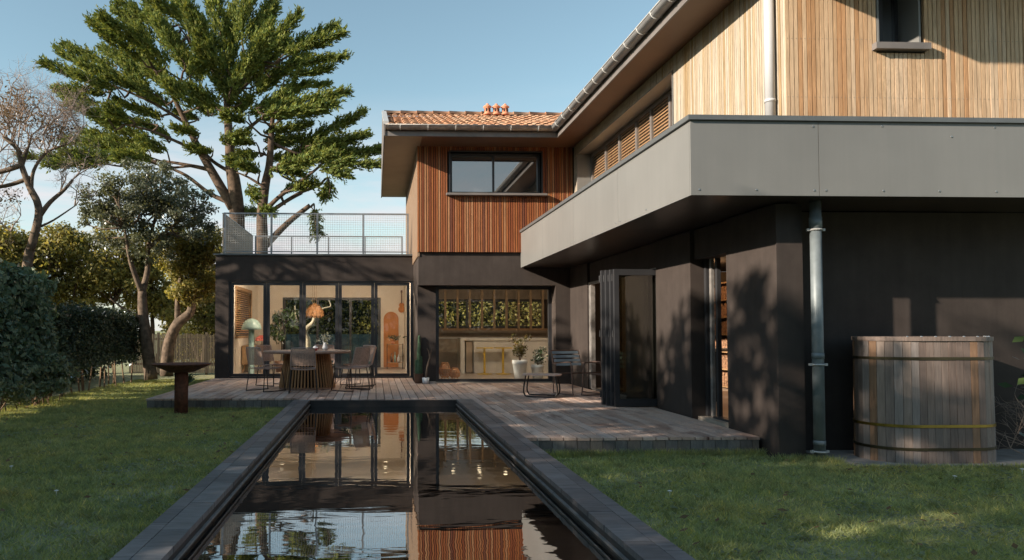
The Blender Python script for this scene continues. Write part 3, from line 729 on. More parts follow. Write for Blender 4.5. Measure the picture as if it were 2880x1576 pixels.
screws(sp, [(x_, BY, BZ0 + .055) for x_ in (BX + .08, 3.8, 4.39, 4.51, 5.1, 5.68, 6.27, 6.85)], 'y')
screws(sp, [(5.82, BY, BZ1 - .14), (4.39, BY, BZ1 - .05), (5.1, BY, BZ1 - .04), (6.27, BY, BZ1 - .04)], 'y')
screws(sp, [(BX, y_, BZ0 + .05) for y_ in (8.3, 9.2, 9.36, 10.4, 11.3, 11.5)], 'x')
sp.build('screw_row', 'screw', bal)
MB().box(BX - .03, BX + .06, BY - .03, 15.6, BZ1 + .002, BZ1 + .05).box(BX + .061, 8.4, BY - .03, BY + .06, BZ1 + .002, BZ1 + .05).build('cap', 'cap_metal', bal)
yb2 = [7.13, 9.6, 12.1, 14.2, 15.6]
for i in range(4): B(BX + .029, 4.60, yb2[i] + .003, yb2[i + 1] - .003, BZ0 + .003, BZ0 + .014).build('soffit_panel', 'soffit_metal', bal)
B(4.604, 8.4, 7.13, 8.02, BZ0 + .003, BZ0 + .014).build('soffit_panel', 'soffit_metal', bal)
# ---- roofs
EZ = 5.11                                  # soffit level
EY, RY, BYK = 14.65, 18.27, 21.6           # eave, ridge, back
EXL, RZ = 0.17, 6.60
TZ = 5.30                                  # roof plane height at the eave
def zr(y): return TZ + (RZ - TZ) * (y - EY) / (RY - EY)
rf = MB().prism([(EY, TZ - .04), (RY, RZ - .04), (BYK, TZ - .04), (BYK, TZ - .1), (EY, TZ - .1)], 'x', EXL + .03, 6.2).build('tiled_roof', 'terracotta_dark', H_)
tp = MB(); n = 8; L_ = 0.47
for e, (r_, yv) in enumerate(((.092, 0.0), (.074, L_))):
    for kk in range(n + 1):
        a = math.pi * kk / n; tp.v.append((r_ * math.cos(a), yv, r_ * math.sin(a) * .85))
for e, (r_, yv) in enumerate(((.078, 0.0), (.061, L_))):
    for kk in range(n + 1):
        a = math.pi * kk / n; tp.v.append((r_ * math.cos(a), yv, r_ * math.sin(a) * .85))
m1 = n + 1
for kk in range(n):
    tp.f.append((kk, kk + 1, m1 + kk + 1, m1 + kk)); tp.f.append((kk, 2 * m1 + kk, 2 * m1 + kk + 1, kk + 1))
tme = tp.mesh('roof_tile', 'roof_tile', smooth=True)
sl_ = math.atan2(RZ - TZ, RY - EY); cs, sn = math.cos(sl_), math.sin(sl_)
for ci in range(26):
    xc = EXL + .14 + ci * .171
    for ri in range(9):
        s_ = ri * .425 - .05
        y_ = EY + s_ * cs; z_ = TZ + s_ * sn
        if xc > 3.75 and y_ < EY + (xc - 3.7) * 1.0: continue
        link('roof_tile', tme, rf, (xc + random.uniform(-.006, .006), y_, z_ - .018 + random.uniform(-.004, .004)), (sl_ - .03, random.uniform(-.03, .03), random.uniform(-.025, .025)))
rtm = MB(); 
for e, (r_, yv) in enumerate(((.13, 0.0), (.115, .45))):
    for kk in range(n + 1):
        a = math.pi * kk / n; rtm.v.append((yv, r_ * math.cos(a), r_ * math.sin(a) * .75))
for kk in range(n): rtm.f.append((kk, kk + 1, m1 + kk + 1, m1 + kk))
rtm.f.append(tuple(range(m1)))
rme = rtm.mesh('ridge_tile', 'roof_tile', smooth=True)
for i in range(12): link('ridge_tile', rme, rf, (EXL + .05 + i * .41, RY, RZ + .01), (0, .02, 0))
# verge, side barge, fascia, soffits
MB().prism([(EY - .02, EZ - .02), (BYK + .02, EZ - .02), (BYK + .02, TZ + .02), (RY, RZ + .05), (EY - .02, TZ + .02)], 'x', EXL, EXL + .028).build('barge_board', 'fascia_grey', rf)
MB().hexa([(EXL - .01, EY - .03, TZ + .021), (EXL + .10, EY - .03, TZ + .021), (EXL + .10, RY, RZ + .051), (EXL - .01, RY, RZ + .051), (EXL - .01, EY - .03, TZ + .08), (EXL + .10, EY - .03, TZ + .08), (EXL + .10, RY, RZ + .10), (EXL - .01, RY, RZ + .10)]).build('verge_flashing', 'zinc', rf)
B(EXL + .03, 3.76, EY, EY + .03, EZ - .02, TZ - .05).build('fascia_board', 'fascia_grey', rf)
MB().box(EXL + .03, .953, EY + .031, BYK, EZ, EZ + .02).build('soffit', 'soffit_tan', rf)
MB().box(.955, 4.29, EY + .031, 15.604, EZ, EZ + .02).build('soffit', 'soffit_brown', rf)
def gutter(name, parent, p0, p1, r, mat, ringmat, step, axis):
    n_ = 10; mb = MB()
    for (p, cap) in ((p0, 0), (p1, 1)):
        for kk in range(n_ + 1):
            a = math.pi + math.pi * kk / n_
            for rr in (r, r - .006):
                o_ = (0, math.cos(a) * rr, math.sin(a) * rr) if axis == 'x' else (math.cos(a) * rr, 0, math.sin(a) * rr)
                mb.v.append((p[0] + o_[0], p[1] + o_[1], p[2] + o_[2]))
    w_ = (n_ + 1) * 2
    for kk in range(n_):
        for s_ in (0, 1):
            a0 = kk * 2 + s_; mb.f.append((a0, a0 + 2, w_ + a0 + 2, w_ + a0))
    mb.f.append(tuple(kk * 2 for kk in range(n_ + 1))); mb.f.append(tuple(w_ + kk * 2 for kk in range(n_ + 1)))
    e0 = (p0[0], p0[1] - r, p0[2]) if axis == 'x' else (p0[0] - r, p0[1], p0[2])
    e1 = (p1[0], p1[1] - r, p1[2]) if axis == 'x' else (p1[0] - r, p1[1], p1[2])
    mb.tube([e0, e1], .011, 6)
    g_ = mb.build(name, mat, parent, True)
    d = Vector(p1) - Vector(p0); L = d.length; k_ = .3
    while k_ < L:
        c_ = Vector(p0) + d * (k_ / L); rg = MB(); pts = []
        for kk in range(9):
            a = math.pi + math.pi * kk / 8
            pts.append(c_ + (Vector((0, math.cos(a), math.sin(a))) if axis == 'x' else Vector((math.cos(a), 0, math.sin(a)))) * (r + .003))
        rg.tube(pts, .009, 5); rg.build('bracket', ringmat, g_)
        k_ += step
    return g_
gutter('gutter', rf, (EXL + .03, EY - .075, TZ - .02), (3.66, EY - .075, TZ - .02), .085, 'zinc_dull', 'zinc', .56, 'x')
# right wing roof: slab, soffit, gutter
EXR, WEY = 3.72, 6.40
rs = math.tan(sl_)
wr = MB().prism([(EXR, TZ - .05), (6.27, TZ - .05 + (6.27 - EXR) * rs), (8.85, TZ - .05), (8.85, TZ + .06), (6.27, TZ + .06 + (6.27 - EXR) * rs), (EXR, TZ + .06)], 'y', WEY, EY + .2).build('wing_roof', 'terracotta_dark', H_)
MB().prism([(EXR, EZ - .02), (8.85, EZ - .02), (8.85, TZ + .08), (6.27, TZ + .08 + (6.27 - EXR) * rs), (EXR, TZ + .08)], 'y', WEY - .03, WEY - .001).build('barge_board', 'fascia_grey', wr)
B(EXR, EXR + .03, WEY, EY - .001, EZ - .02, TZ - .052).build('fascia_board', 'fascia_grey', wr)
MB().box(EXR + .031, 4.30, WEY, EY + .03, EZ + .001, EZ + .02).box(4.301, 8.8, WEY, 7.40, EZ + .001, EZ + .02).build('soffit', 'soffit_brown', wr)
gutter('gutter', wr, (EXR - .075, WEY, TZ - .02), (EXR - .075, EY - .02, TZ - .02), .085, 'zinc', 'zinc', .5, 'y')
# chimney vents
vm = []
pz = MB().lathe([(.095, 0), (.095, .03), (.075, .045), (.072, .16), (.105, .185), (.105, .2), (.06, .235), (.03, .25), (.035, .27), (0, .285)], n=16).mesh('vent_pot', 'terracotta_pot', smooth=True)
sm2 = MB()
for kk in range(6):
    a = 2 * math.pi * kk / 6
    ca, sa = math.cos(a), math.sin(a)
    pts = [(.0765 * ca - t * sa, .0765 * sa + t * ca, z) for (t, z) in ((-.02, .07), (.02, .07), (.02, .15), (-.02, .15))]
    sm2.quad(*pts)
slm = sm2.mesh('vent_slot', 'membrane')
for i in range(3):
    p = (2.745 + .218 * i, 17.62, zr(17.62) + .06)
    v_ = link('vent_pot', pz, rf, p); link('vent_slot', slm, v_, None)['kind'] = 'stuff'
# downpipes
dp = MB().tube([(4.235, 7.60, 5.08), (4.235, 7.60, 3.31)], .052, 14)
for zz in (4.9, 3.6): dp.tube([(4.235, 7.60, zz), (4.235, 7.60, zz + .03)], .058, 14)
dp.build('downpipe', 'pipe_light', H_, True)
dp = MB().tube([(4.585, 7.40, 2.50), (4.585, 7.40, -.2)], .056, 16).tube([(4.585, 7.40, 2.33), (4.585, 7.40, 2.22)], .062, 16).tube([(4.585, 7.40, .92), (4.585, 7.40, .86)], .060, 16).tube([(4.585, 7.40, .02), (4.585, 7.40, -.03)], .060, 16)
dp = dp.build('downpipe', 'pipe_teal', H_, True)
for zz in (2.2, .80, -.095):
    MB().tube([(4.585 + .064 * math.cos(a), 7.40 + .064 * math.sin(a), zz) for a in [2 * math.pi * q / 16 for q in range(16)]], .010, 6, True).box(4.49, 4.525, 7.385, 7.415, zz - .012, zz + .012).box(4.645, 4.68, 7.385, 7.415, zz - .012, zz + .012).build('pipe_clamp', 'zinc', dp)
# ceiling spots with warm lamps; the front rows are added to light the rooms
def spot(x, y, z, watts, col=(1.0, .74, .46), rad=.035):
    MB().lathe([(.05, 0), (.05, -.012), (0, -.012)], (x, y, z), 14).build('ceiling_spot', 'spot_emit', H_)
    ld = bpy.data.lights.new('room_light', 'POINT'); ld.energy = watts; ld.color = col; ld.shadow_soft_size = rad
    lo_ = bpy.data.objects.new('room_light', ld); COL.objects.link(lo_); lo_.parent = H_; lo_.location = Vector((x, y, z - .12)) - org(H_)
for p in ((-2.3, 18.06), (-1.0, 18.06), (.3, 18.06)): spot(p[0], p[1], 2.5, 40, (1.0, .80, .60))  # unseen row added behind the door header to light the dining room
for p in ((-2.6, 20.6), (.3, 20.8)): MB().lathe([(.05, 0), (.05, -.012), (0, -.012)], (p[0], p[1], 2.5), 14).build('ceiling_spot', 'spot_emit', H_)
for p in ((1.9, 16.35), (3.1, 16.35), (4.2, 16.35)): spot(p[0], p[1], 2.42, 20, (1.0, .78, .56))  # row added out of view behind the window header, lights the kitchen
for p in ((2.1, 19.6), (2.8, 19.6), (3.5, 19.6), (4.2, 19.6)): MB().lathe([(.05, 0), (.05, -.012), (0, -.012)], (p[0], p[1], 2.42), 14).build('ceiling_spot', 'spot_emit', H_)
spot(6.2, 13.6, 2.45, 16, (1.0, .6, .3)); spot(6.0, 10.4, 2.45, 6, (1.0, .6, .3))

# ================================================================== TERRACE RAILINGS
def railing(loc, xs, y, z0, z1, label):
    t = empty('terrace_railing', loc, 0, label, 'railing')
    MB().box(xs[0] - .02, xs[-1] + .02, y - .02, y + .02, z1 - .035, z1).build('top_rail', 'railing_metal', t)
    MB().box(xs[0] + .021, xs[-1] - .021, y - .012, y + .012, z0, z0 + .025).build('bottom_rail', 'railing_metal', t)
    for x in xs: B(x - .02, x + .02, y - .021, y + .021, z0 - .05, z1 - .036).build('post', 'railing_metal', t)
    return t
t1 = railing((-1.4, 17.8, 3.0), [-3.66, -2.527, -1.416, -.293, .80], 17.80, 3.05, 4.01, 'grey metal terrace railing with square mesh net above the dining doors')
def net(t, x0, x1, y, z0, z1, st, r):
    mb = MB(); x = x0
    while x < x1:
        mb.box(x - r, x + r, y - r, y + r, z0, z1); x += st
    z = z0 + st / 2
    while z < z1:
        mb.box(x0, x1, y - 2.9 * r, y - 1.05 * r, z - r, z + r); z += st
    o = mb.build('net', 'net_cord', t); o['kind'] = 'stuff'
net(t1, -3.62, .78, 17.79, 3.08, 3.97, .056, .0023)
t2 = railing((-1.4, 22.2, 3.0), [-3.63, -2.54, -1.42, -.31, .82], 22.2, 3.05, 4.02, 'rear terrace railing seen through the front net against the sky')
net(t2, -3.6, .8, 22.19, 3.08, 3.98, .056, .002)
sc_ = empty('terrace_screen', (-3.7, 20, 3.0), 0, 'beige solid side screen at the left end of the terrace', 'screen')
B(-3.72, -3.70, 17.84, 22.16, 3.05, 3.99).build('panel', 'screen_panel', sc_)
B(-3.73, -3.69, 17.84, 22.16, 3.991, 4.01).build('top_rail', 'railing_metal', sc_)

# ================================================================== LOCAL THINGS
def lthing(name, loc, rz, label, cat, group=None):
    o = bpy.data.objects.new(name, None); COL.objects.link(o); o.location = loc; o.rotation_euler = (0, 0, rz)
    o.empty_display_size = .2; ORG[o.name] = Vector((0, 0, 0)); return tag(o, label, cat, group)
def dup(root, loc, rz, label, scale=None):
    r = root.copy(); COL.objects.link(r); r.location = loc; r.rotation_euler = (0, 0, rz); r['label'] = label
    if scale: r.scale = scale
    for ch in list(root.children):
        c = ch.copy(); COL.objects.link(c); c.parent = r
        for g in list(ch.children):
            d = g.copy(); COL.objects.link(d); d.parent = c
    return r
# ---- round dining table
TX, TY = -1.35, 14.62
tb = lthing('dining_table', (TX, TY, 0), 0, 'large round wooden table with flared slatted drum base on the deck', 'table')
MB().lathe([(0, .700), (.84, .700), (.872, .715), (.872, .735), (.86, .745), (0, .745)], n=48).build('table_top', 'table_top', tb)
MB().lathe([(.40, .02), (.33, .69)], n=24).build('core', 'membrane', tb)
MB().lathe([(.55, 0), (.56, .012), (.56, .03), (.52, .035)], n=40).build('base_ring', 'table_top', tb)
sm_t = bevelbox(.2).mesh('base_slat', 'table_slat')
for i in range(52):
    a = 2 * math.pi * i / 52
    p0 = Vector((.545 * math.cos(a), .545 * math.sin(a), .03)); p1 = Vector((.43 * math.cos(a), .43 * math.sin(a), .70))
    d = p1 - p0
    o = link('base_slat', sm_t, tb, (p0 + p1) / 2, None, (.03, .034, d.length)); o.rotation_euler = d.to_track_quat('Z', 'Y').to_euler()
# ---- rope chair
def make_chair(loc, rz, label):
    t = lthing('rope_chair', loc, rz, label, 'chair', 'rope chairs around the table')
    for s in (-1, 1):
        q = smoothpts([(s * .225, .20, .435), (s * .238, .235, .25), (s * .252, .262, .04), (s * .252, .235, .012), (s * .252, -.22, .012), (s * .252, -.25, .04), (s * .236, -.225, .25), (s * .222, -.20, .43)], 3)
        MB().tube(q, .009, 6).build('leg', 'black_metal', t)
    fr = smoothpts([(.20, .22, .445), (.222, .0, .435), (.22, -.17, .43), (.225, -.225, .50), (.215, -.275, .70), (.205, -.298, .80), (.17, -.305, .825), (-.17, -.305, .825), (-.205, -.298, .80), (-.215, -.275, .70), (-.225, -.225, .50), (-.22, -.17, .43), (-.222, .0, .435), (-.20, .22, .445)], 3)
    MB().tube(fr, .011, 6, True).build('seat_frame', 'taupe_frame', t)
    bk = MB()
    for i in range(20):
        z = .50 + i * .0158; f = (z - .5) / .32; y = -.225 - .078 * f; hw = .222 - .018 * f; bow = .028
        pts = [(-hw, y), (-hw * .5, y - bow * .75), (0, y - bow), (hw * .5, y - bow * .75), (hw, y)]
        for a, b_ in zip(pts[:-1], pts[1:]):
            bk.hexa([(a[0], a[1] - .005, z), (b_[0], b_[1] - .005, z), (b_[0], b_[1] + .005, z), (a[0], a[1] + .005, z), (a[0], a[1] - .005, z + .0125), (b_[0], b_[1] - .005, z + .0125), (b_[0], b_[1] + .005, z + .0125), (a[0], a[1] + .005, z + .0125)])
    o = bk.build('backrest', 'rope', t); o['kind'] = 'stuff'
    st = MB()
    for i in range(24):
        y = -.185 + i * .0168; hw = .218
        pts = [(-hw, .437), (-hw * .5, .425), (0, .420), (hw * .5, .425), (hw, .437)]
        for a, b_ in zip(pts[:-1], pts[1:]):
            st.hexa([(a[0], y, a[1] - .005), (b_[0], y, b_[1] - .005), (b_[0], y + .0125, b_[1] - .005), (a[0], y + .0125, a[1] - .005), (a[0], y, a[1] + .005), (b_[0], y, b_[1] + .005), (b_[0], y + .0125, b_[1] + .005), (a[0], y + .0125, a[1] + .005)])
    o = st.build('seat', 'rope', t); o['kind'] = 'stuff'
    return t
ch0 = make_chair((-1.33, 13.62, 0), R(4), 'rope chair with its back to the pool in front of the round table')
for (x, y, a, lb) in ((-2.08, 13.98, -42, 'rope chair at the left edge of the round table'), (-.46, 13.98, 50, 'rope chair turned sideways at the right front of the round table'),
                      (-2.12, 15.35, -128, 'rope chair behind the left of the round table near the green lamp'), (-1.12, 15.68, 178, 'rope chair at the far side of the round table, front toward the pool'),
                      (-.36, 15.28, 128, 'rope chair at the right rear of the round table'), (-.30, 14.65, 88, 'rope chair at the right of the round table, behind the front right one')):
    dup(ch0, (x, y, 0), R(a), lb)
# table setting
fv = lthing('flower_vase', (-1.02, 14.95, .745), 0, 'small pale vase of white flowers on the round table', 'vase')
MB().lathe([(.0, 0), (.045, 0), (.055, .05), (.035, .13), (.042, .16), (.036, .16), (.03, .13)], n=16).build('vase', 'white_ceramic', fv, True)
rng = np.random.default_rng(3)
pts = np.array([0, 0, .24]) + rng.normal(size=(90, 3)) * np.array([.06, .06, .05])
link('blossom', npmesh('blossom', leafverts(pts, .045, rng, elong=1.2), 4, 'flower_white'), fv)
st_ = MB()
for i in range(7): limb(st_, [(0, 0, .1), (random.uniform(-.03, .03), random.uniform(-.03, .03), .17), (random.uniform(-.09, .09), random.uniform(-.09, .09), .26)], .003, .002, 4, 2)
st_.build('stem', 'cactus', fv)
bw_ = lthing('pink_bowl', (-1.18, 14.5, .745), 0, 'little pink and white bowl on the round table', 'bowl')
MB().lathe([(.02, 0), (.03, .008), (.075, .05), (.07, .05), (.03, .015), (0, .012)], n=18).build('bowl', 'red_cloth', bw_, True)
MB().lathe([(.045, .03), (.055, .05), (.04, .085), (0, .1)], n=12).build('fruit', 'white_ceramic', bw_, True)
# ---- fire bowl
fb = lthing('fire_bowl', (-3.15, 12.02, -.205), 0, 'dark rusted steel fire bowl on a thick column standing in the lawn', 'fire bowl')
MB().lathe([(.108, 0), (.108, .70)], n=28).build('column', 'corten', fb, True)
MB().lathe([(.16, .675), (.20, .68), (.47, .80), (.478, .815), (.465, .815), (.19, .70), (0, .698)], n=40).build('bowl', 'corten', fb, True)
# ---- side table and lounge chairs
stb = lthing('side_table', (2.90, 12.62, 0), R(-20), 'low metal side table with pinkish slatted top on the deck', 'table')
MB().prism([(-.33, -.14), (-.25, -.23), (.25, -.23), (.33, -.14), (.33, .14), (.25, .23), (-.25, .23), (-.33, .14)], 'z', .372, .392).build('table_top', 'pale_top', stb)
for s in (-1, 1):
    q = smoothpts([(-.25, s * .19, .372), (-.285, s * .20, .15), (-.27, s * .205, .05), (-.20, s * .205, .013), (.20, s * .205, .013), (.27, s * .205, .05), (.285, s * .20, .15), (.25, s * .19, .372)], 4)
    MB().tube(q, .013, 8).build('leg', 'black_metal', stb)
def lounge(loc, rz, label):
    t = lthing('lounge_chair', loc, rz, label, 'chair', 'metal lounge chairs beside the side table')
    for s in (-1, 1):
        q = smoothpts([(s * .30, -.36, .74), (s * .31, -.30, .58), (s * .32, -.26, .545), (s * .32, .20, .585), (s * .32, .28, .55), (s * .32, .30, .40), (s * .32, .33, .06), (s * .32, .30, .012), (s * .32, -.22, .012), (s * .32, -.27, .05), (s * .31, -.24, .35), (s * .31, -.20, .53)], 4)
        MB().tube(q, .010, 6).build('side_frame', 'bronze_metal', t)
    MB().tube(smoothpts([(-.30, -.36, .74), (-.29, -.385, .765), (-.27, -.39, .775), (.27, -.39, .775), (.29, -.385, .765), (.30, -.36, .74)], 3), .010, 6).build('back_frame', 'bronze_metal', t)
    MB().tube([(-.31, -.22, .36), (.31, -.22, .36)], .009, 6).tube([(-.32, .29, .39), (.32, .29, .39)], .009, 6).build('crossbar', 'bronze_metal', t)
    for i in range(8):
        y = -.20 + i * .066; z = .365 + .03 * i / 7
        MB().hexa([(-.30, y, z), (.30, y, z), (.30, y + .045, z + .003), (-.30, y + .045, z + .003), (-.30, y, z + .008), (.30, y, z + .008), (.30, y + .045, z + .011), (-.30, y + .045, z + .011)]).build('seat_slat', 'bronze_metal', t)
    for i in range(4):
        z = .50 + i * .072; y = -.255 - .055 * i * .9 / 1.6
        MB().hexa([(-.285, y, z), (.285, y, z), (.285, y + .008, z), (-.285, y + .008, z), (-.285, y - .022, z + .046), (.285, y - .022, z + .046), (.285, y - .014, z + .046), (-.285, y - .014, z + .046)]).build('back_slat', 'slate_blue', t)
    return t
l0 = lounge((3.66, 13.15, 0), R(200), 'metal lounge chair with blue slatted back beside the low table')
dup(l0, (4.06, 12.55, 0), R(112), 'metal lounge chair half hidden by the folded glass doors')
# ---- cactus pots
cp = lthing('cactus_pot', (.95, 15.90, 0), 0, 'tall cactus in a brown pot at the corner by the glass doors', 'potted plant')
MB().lathe([(.07, 0), (.09, .02), (.10, .2), (.11, .21), (.10, .21), (.09, .18), (0, .18)], n=18).build('pot', 'brown_ceramic', cp, True)
cc_ = MB()
for (dx, dy, h, r) in ((.0, 0, .62, .045), (-.05, .02, .35, .035), (.05, .02, .42, .036), (.01, .0, .88, .035)):
    prof = [(r * .8, .17), (r, .17 + h * .2), (r * .85, .17 + h * .45), (r * 1.05, .17 + h * .7), (r * .8, .17 + h * .95), (0, .17 + h)]
    cc_.lathe(prof, (dx, dy, 0), 9)
cc_.build('cactus', 'cactus', cp)
cp2 = lthing('euphorbia_pot', (1.09, 15.72, 0), 0, 'small white pot with a thin leaning forked cactus', 'potted plant')
MB().lathe([(.055, 0), (.07, .015), (.078, .13), (.07, .13), (.06, .11), (0, .11)], n=18).build('pot', 'white_ceramic', cp2, True)
e_ = MB(); limb(e_, [(0, 0, .1), (.03, 0, .35), (.10, .02, .58)], .024, .018, 7); limb(e_, [(.09, .02, .56), (.07, .03, .68), (.03, .03, .76)], .016, .008, 6); limb(e_, [(.09, .02, .56), (.12, .02, .68), (.135, .02, .78)], .016, .008, 6)
e_.build('cactus', 'bark_pale', cp2)
# ---- oval plunge tub
tub = lthing('plunge_tub', (5.775, 7.52, -.185), 0, 'weathered grey wooden stave tub with metal hoops against the black wall', 'tub')
hw_, rr_, ht = .675, .37, 1.235
def stad(u, grow=0.0, taper=1.0):
    """point on the stadium outline at arc length u"""
    r_ = rr_ + grow; st = (hw_ - rr_) * 2; per = 2 * st + 2 * math.pi * rr_
    u = u % per
    if u < st: p = (-st / 2 + u, -r_)
    elif u < st + math.pi * rr_:
        a = -math.pi / 2 + (u - st) / rr_; p = (st / 2 + r_ * math.cos(a), r_ * math.sin(a))
    elif u < 2 * st + math.pi * rr_: p = (st / 2 - (u - st - math.pi * rr_), r_)
    else:
        a = math.pi / 2 + (u - 2 * st - math.pi * rr_) / rr_; p = (-st / 2 + r_ * math.cos(a), r_ * math.sin(a))
    return p[0] * taper, p[1] * taper
PER = 2 * (hw_ - rr_) * 2 + 2 * math.pi * rr_
NS = 46; sw_ = PER / NS
for i in range(NS):
    u0, u1 = i * sw_ + .002, (i + 1) * sw_ - .002
    g = random.uniform(-.002, .002); poly = []
    vs = []
    for z, tp_ in ((0, 1.0), (ht, .985)):
        for (u, gr) in ((u0, g), (u1, g), (u1, g - .03), (u0, g - .03)):
            p = stad(u, gr, tp_); vs.append((p[0], p[1], z + (random.uniform(-.002, .002) if z == 0 else 0)))
    MB().hexa(vs).build('stave', 'stave_wood', tub)
for z, m_, th in ((1.055, 'hoop_dark', .0055), (.375, 'brass', .005), (.145, 'hoop_dark', .0055)):
    mb = MB(); n_ = 72; k0 = len(mb.v); tpz = 1 - .015 * z / ht
    for i in range(n_):
        u = PER * i / n_
        for (gr, dz) in ((.002, -.014), (.002 + th, -.014), (.002 + th, .014), (.002, .014)):
            p = stad(u, gr, tpz); mb.v.append((p[0], p[1], z + dz))
    for i in range(n_):
        j = (i + 1) % n_
        for q in range(4): mb.f.append((i * 4 + q, j * 4 + q, j * 4 + (q + 1) % 4, i * 4 + (q + 1) % 4))
    mb.build('hoop', m_, tub)
mb = MB(); ring = [stad(PER * i / 60, .012, .985) for i in range(60)]
mb.prism(ring, 'z', ht - .004, ht + .038); mb.build('lid', 'stave_wood', tub)
sc2 = MB()
for i in range(9): p = stad(-.1 + i * .15, -.03, .985); sc2.lathe([(.012, 0), (.009, .008), (0, .01)], (p[0], p[1], ht + .038), 8)
o = sc2.build('screw_row', 'screw', tub); o['kind'] = 'stuff'
pad = MB().prism([(4.72, 8.0), (4.74, 7.4), (4.95, 7.08), (5.4, 6.98), (6.4, 6.97), (8.0, 7.0), (8.0, 8.0)], 'z', -.3, -.183).build('concrete_pad', 'concrete')
tag(pad, kind='structure')

# ================================================================== INTERIOR THINGS
lm = lthing('floor_lamp', (-3.13, 18.6, .02), 0, 'pale green mushroom floor lamp behind the leftmost glass leaf', 'lamp')
MB().lathe([(.12, 0), (.12, .012), (.072, .02), (.072, 1.2)], n=20).build('stem', 'celadon', lm, True)
MB().lathe([(.255, 1.14), (.25, 1.20), (.22, 1.29), (.15, 1.375), (.07, 1.418), (0, 1.43)], n=28).build('shade', 'celadon', lm, True)
sbd = lthing('sideboard', (-3.25, 20.2, .02), 0, 'light oak sideboard on splayed legs behind the green lamp', 'sideboard')
MB().box(-.28, .28, -.75, .75, .22, .72).build('body', 'oak', sbd)
for i in range(3): B(.281, .295, -.74 + i * .5, -.26 + i * .5, .24, .70).build('door', 'oak', sbd)
for a, b_ in ((-.2, -.65), (.2, -.65), (-.2, .65), (.2, .65)): MB().tube([(a, b_, .22), (a * 1.3, b_ * 1.06, 0)], [.022, .012], 8).build('leg', 'oak', sbd)
B(-.27, .27, -.766, -.751, .24, .70).build('end_panel', 'oak', sbd)
rl = lthing('table_lamp', (-3.08, 20.0, .74), 0, 'small lamp with a red pleated shade on the oak sideboard', 'lamp')
MB().lathe([(.05, 0), (.05, .015), (.012, .02), (.012, .14)], n=12).build('stem', 'brown_ceramic', rl, True)
mb = MB(); prof = [(.17, .12), (.15, .20), (.06, .27)]
k0 = 0
for (r_, z) in prof:
    for q in range(40):
        a = 2 * math.pi * q / 40; rq = r_ * (1.06 if q % 2 else .94); mb.v.append((rq * math.cos(a), rq * math.sin(a), z))
for i in range(2):
    for q in range(40): mb.f.append((i * 40 + q, i * 40 + (q + 1) % 40, (i + 1) * 40 + (q + 1) % 40, (i + 1) * 40 + q))
mb.build('shade', 'red_cloth', rl)
vs_ = lthing('brown_vase', (-3.28, 19.72, .74), 0, 'slim brown vase with dried stems left of the green lamp', 'vase')
MB().lathe([(.03, 0), (.055, .1), (.05, .2), (.025, .28), (.03, .32)], n=14).build('vase', 'brown_ceramic', vs_, True)
mb = MB()
for i in range(14): limb(mb, [(0, 0, .25), (random.uniform(-.05, .05), random.uniform(-.05, .05), .4), (random.uniform(-.14, .14), random.uniform(-.14, .14), .52)], .003, .008, 4, 2)
mb.build('dried_stem', 'twig', vs_)
# pendant with petals
pn = lthing('pendant_lamp', (-1.655, 20.0, 1.46), 0, 'amber pendant lamp of overlapping wooden petals hanging behind the round table', 'pendant lamp')
mb = MB().tube([(0, 0, .40), (0, 0, 1.04)], .006, 6).tube([(.05, 0, .40), (.05, 0, 1.04)], .004, 6).tube([(-.06, .02, .40), (-.06, .02, 1.04)], .004, 6); mb.build('cord', 'oak', pn)
MB().lathe([(.03, .02), (.09, .1), (.12, .22), (.08, .36), (.03, .42)], n=14).build('core', 'glow_paper', pn, True)
pm = MB(); nb_ = 6
for i in range(nb_ + 1):
    t_ = i / nb_; wv_ = .055 * math.sin(math.pi * (.12 + .88 * (1 - t_)) ** .8) if t_ < 1 else 0
    for s in (-1, 0, 1): pm.v.append((.03 + .09 * math.sin(t_ * 1.9), s * wv_, .02 - .19 * t_ + (.010 if s == 0 else 0)))
for i in range(nb_):
    for j in range(2): pm.f.append((i * 3 + j, i * 3 + j + 1, i * 3 + j + 4, i * 3 + j + 3))
pmm = pm.mesh('petal', 'amber_wood', smooth=True)
for row, (r_, z, n_, sc__) in enumerate(((.0, .41, 8, .9), (.075, .37, 11, 1.0), (.125, .30, 13, 1.05), (.135, .22, 14, 1.0), (.10, .17, 12, .9))):
    for q in range(n_):
        a = 2 * math.pi * (q + .5 * (row % 2)) / n_
        link('petal', pmm, pn, (r_ * math.cos(a), r_ * math.sin(a), z), (0, 0, a), (sc__, sc__, sc__))
# arch panel, cart, guitar
mb = MB(); poly = [(.257, .03)] + [(.483 + .226 * math.cos(math.pi - math.pi * q / 16), 1.48 + .226 * math.sin(math.pi - math.pi * q / 16)) for q in range(17)] + [(.709, .03)]
arch = mb.prism(poly, 'y', 22.128, 22.149).build('arch_panel', 'orange_paint'); tag(arch, 'tall orange round topped panel on the cream wall at the right', 'wall panel')
ct = lthing('bar_cart', (.58, 21.35, .02), 0, 'slender brass bar cart in front of the orange arch', 'cart')
for sx in (-.23, .23):
    for sy in (-.14, .14): MB().tube([(sx, sy, 0), (sx, sy, .73)], .009, 6).build('leg', 'black_metal', ct)
for z in (.18, .70): MB().box(-.235, .235, -.145, .145, z, z + .012).build('shelf', 'oak', ct)
pl = lthing('cart_plant', (.52, 21.35, .732), 0, 'little green plant in a terracotta pot on the bar cart', 'potted plant')
MB().lathe([(.045, 0), (.06, .1), (.05, .1), (0, .09)], n=12).build('pot', 'terracotta_pot', pl, True)
pts = np.array([0.03, 0, .19]) + rng.normal(size=(110, 3)) * np.array([.09, .06, .04]); link('leaves', npmesh('leaves', leafverts(pts, .05, rng), 4, 'house_plant_leaf'), pl)
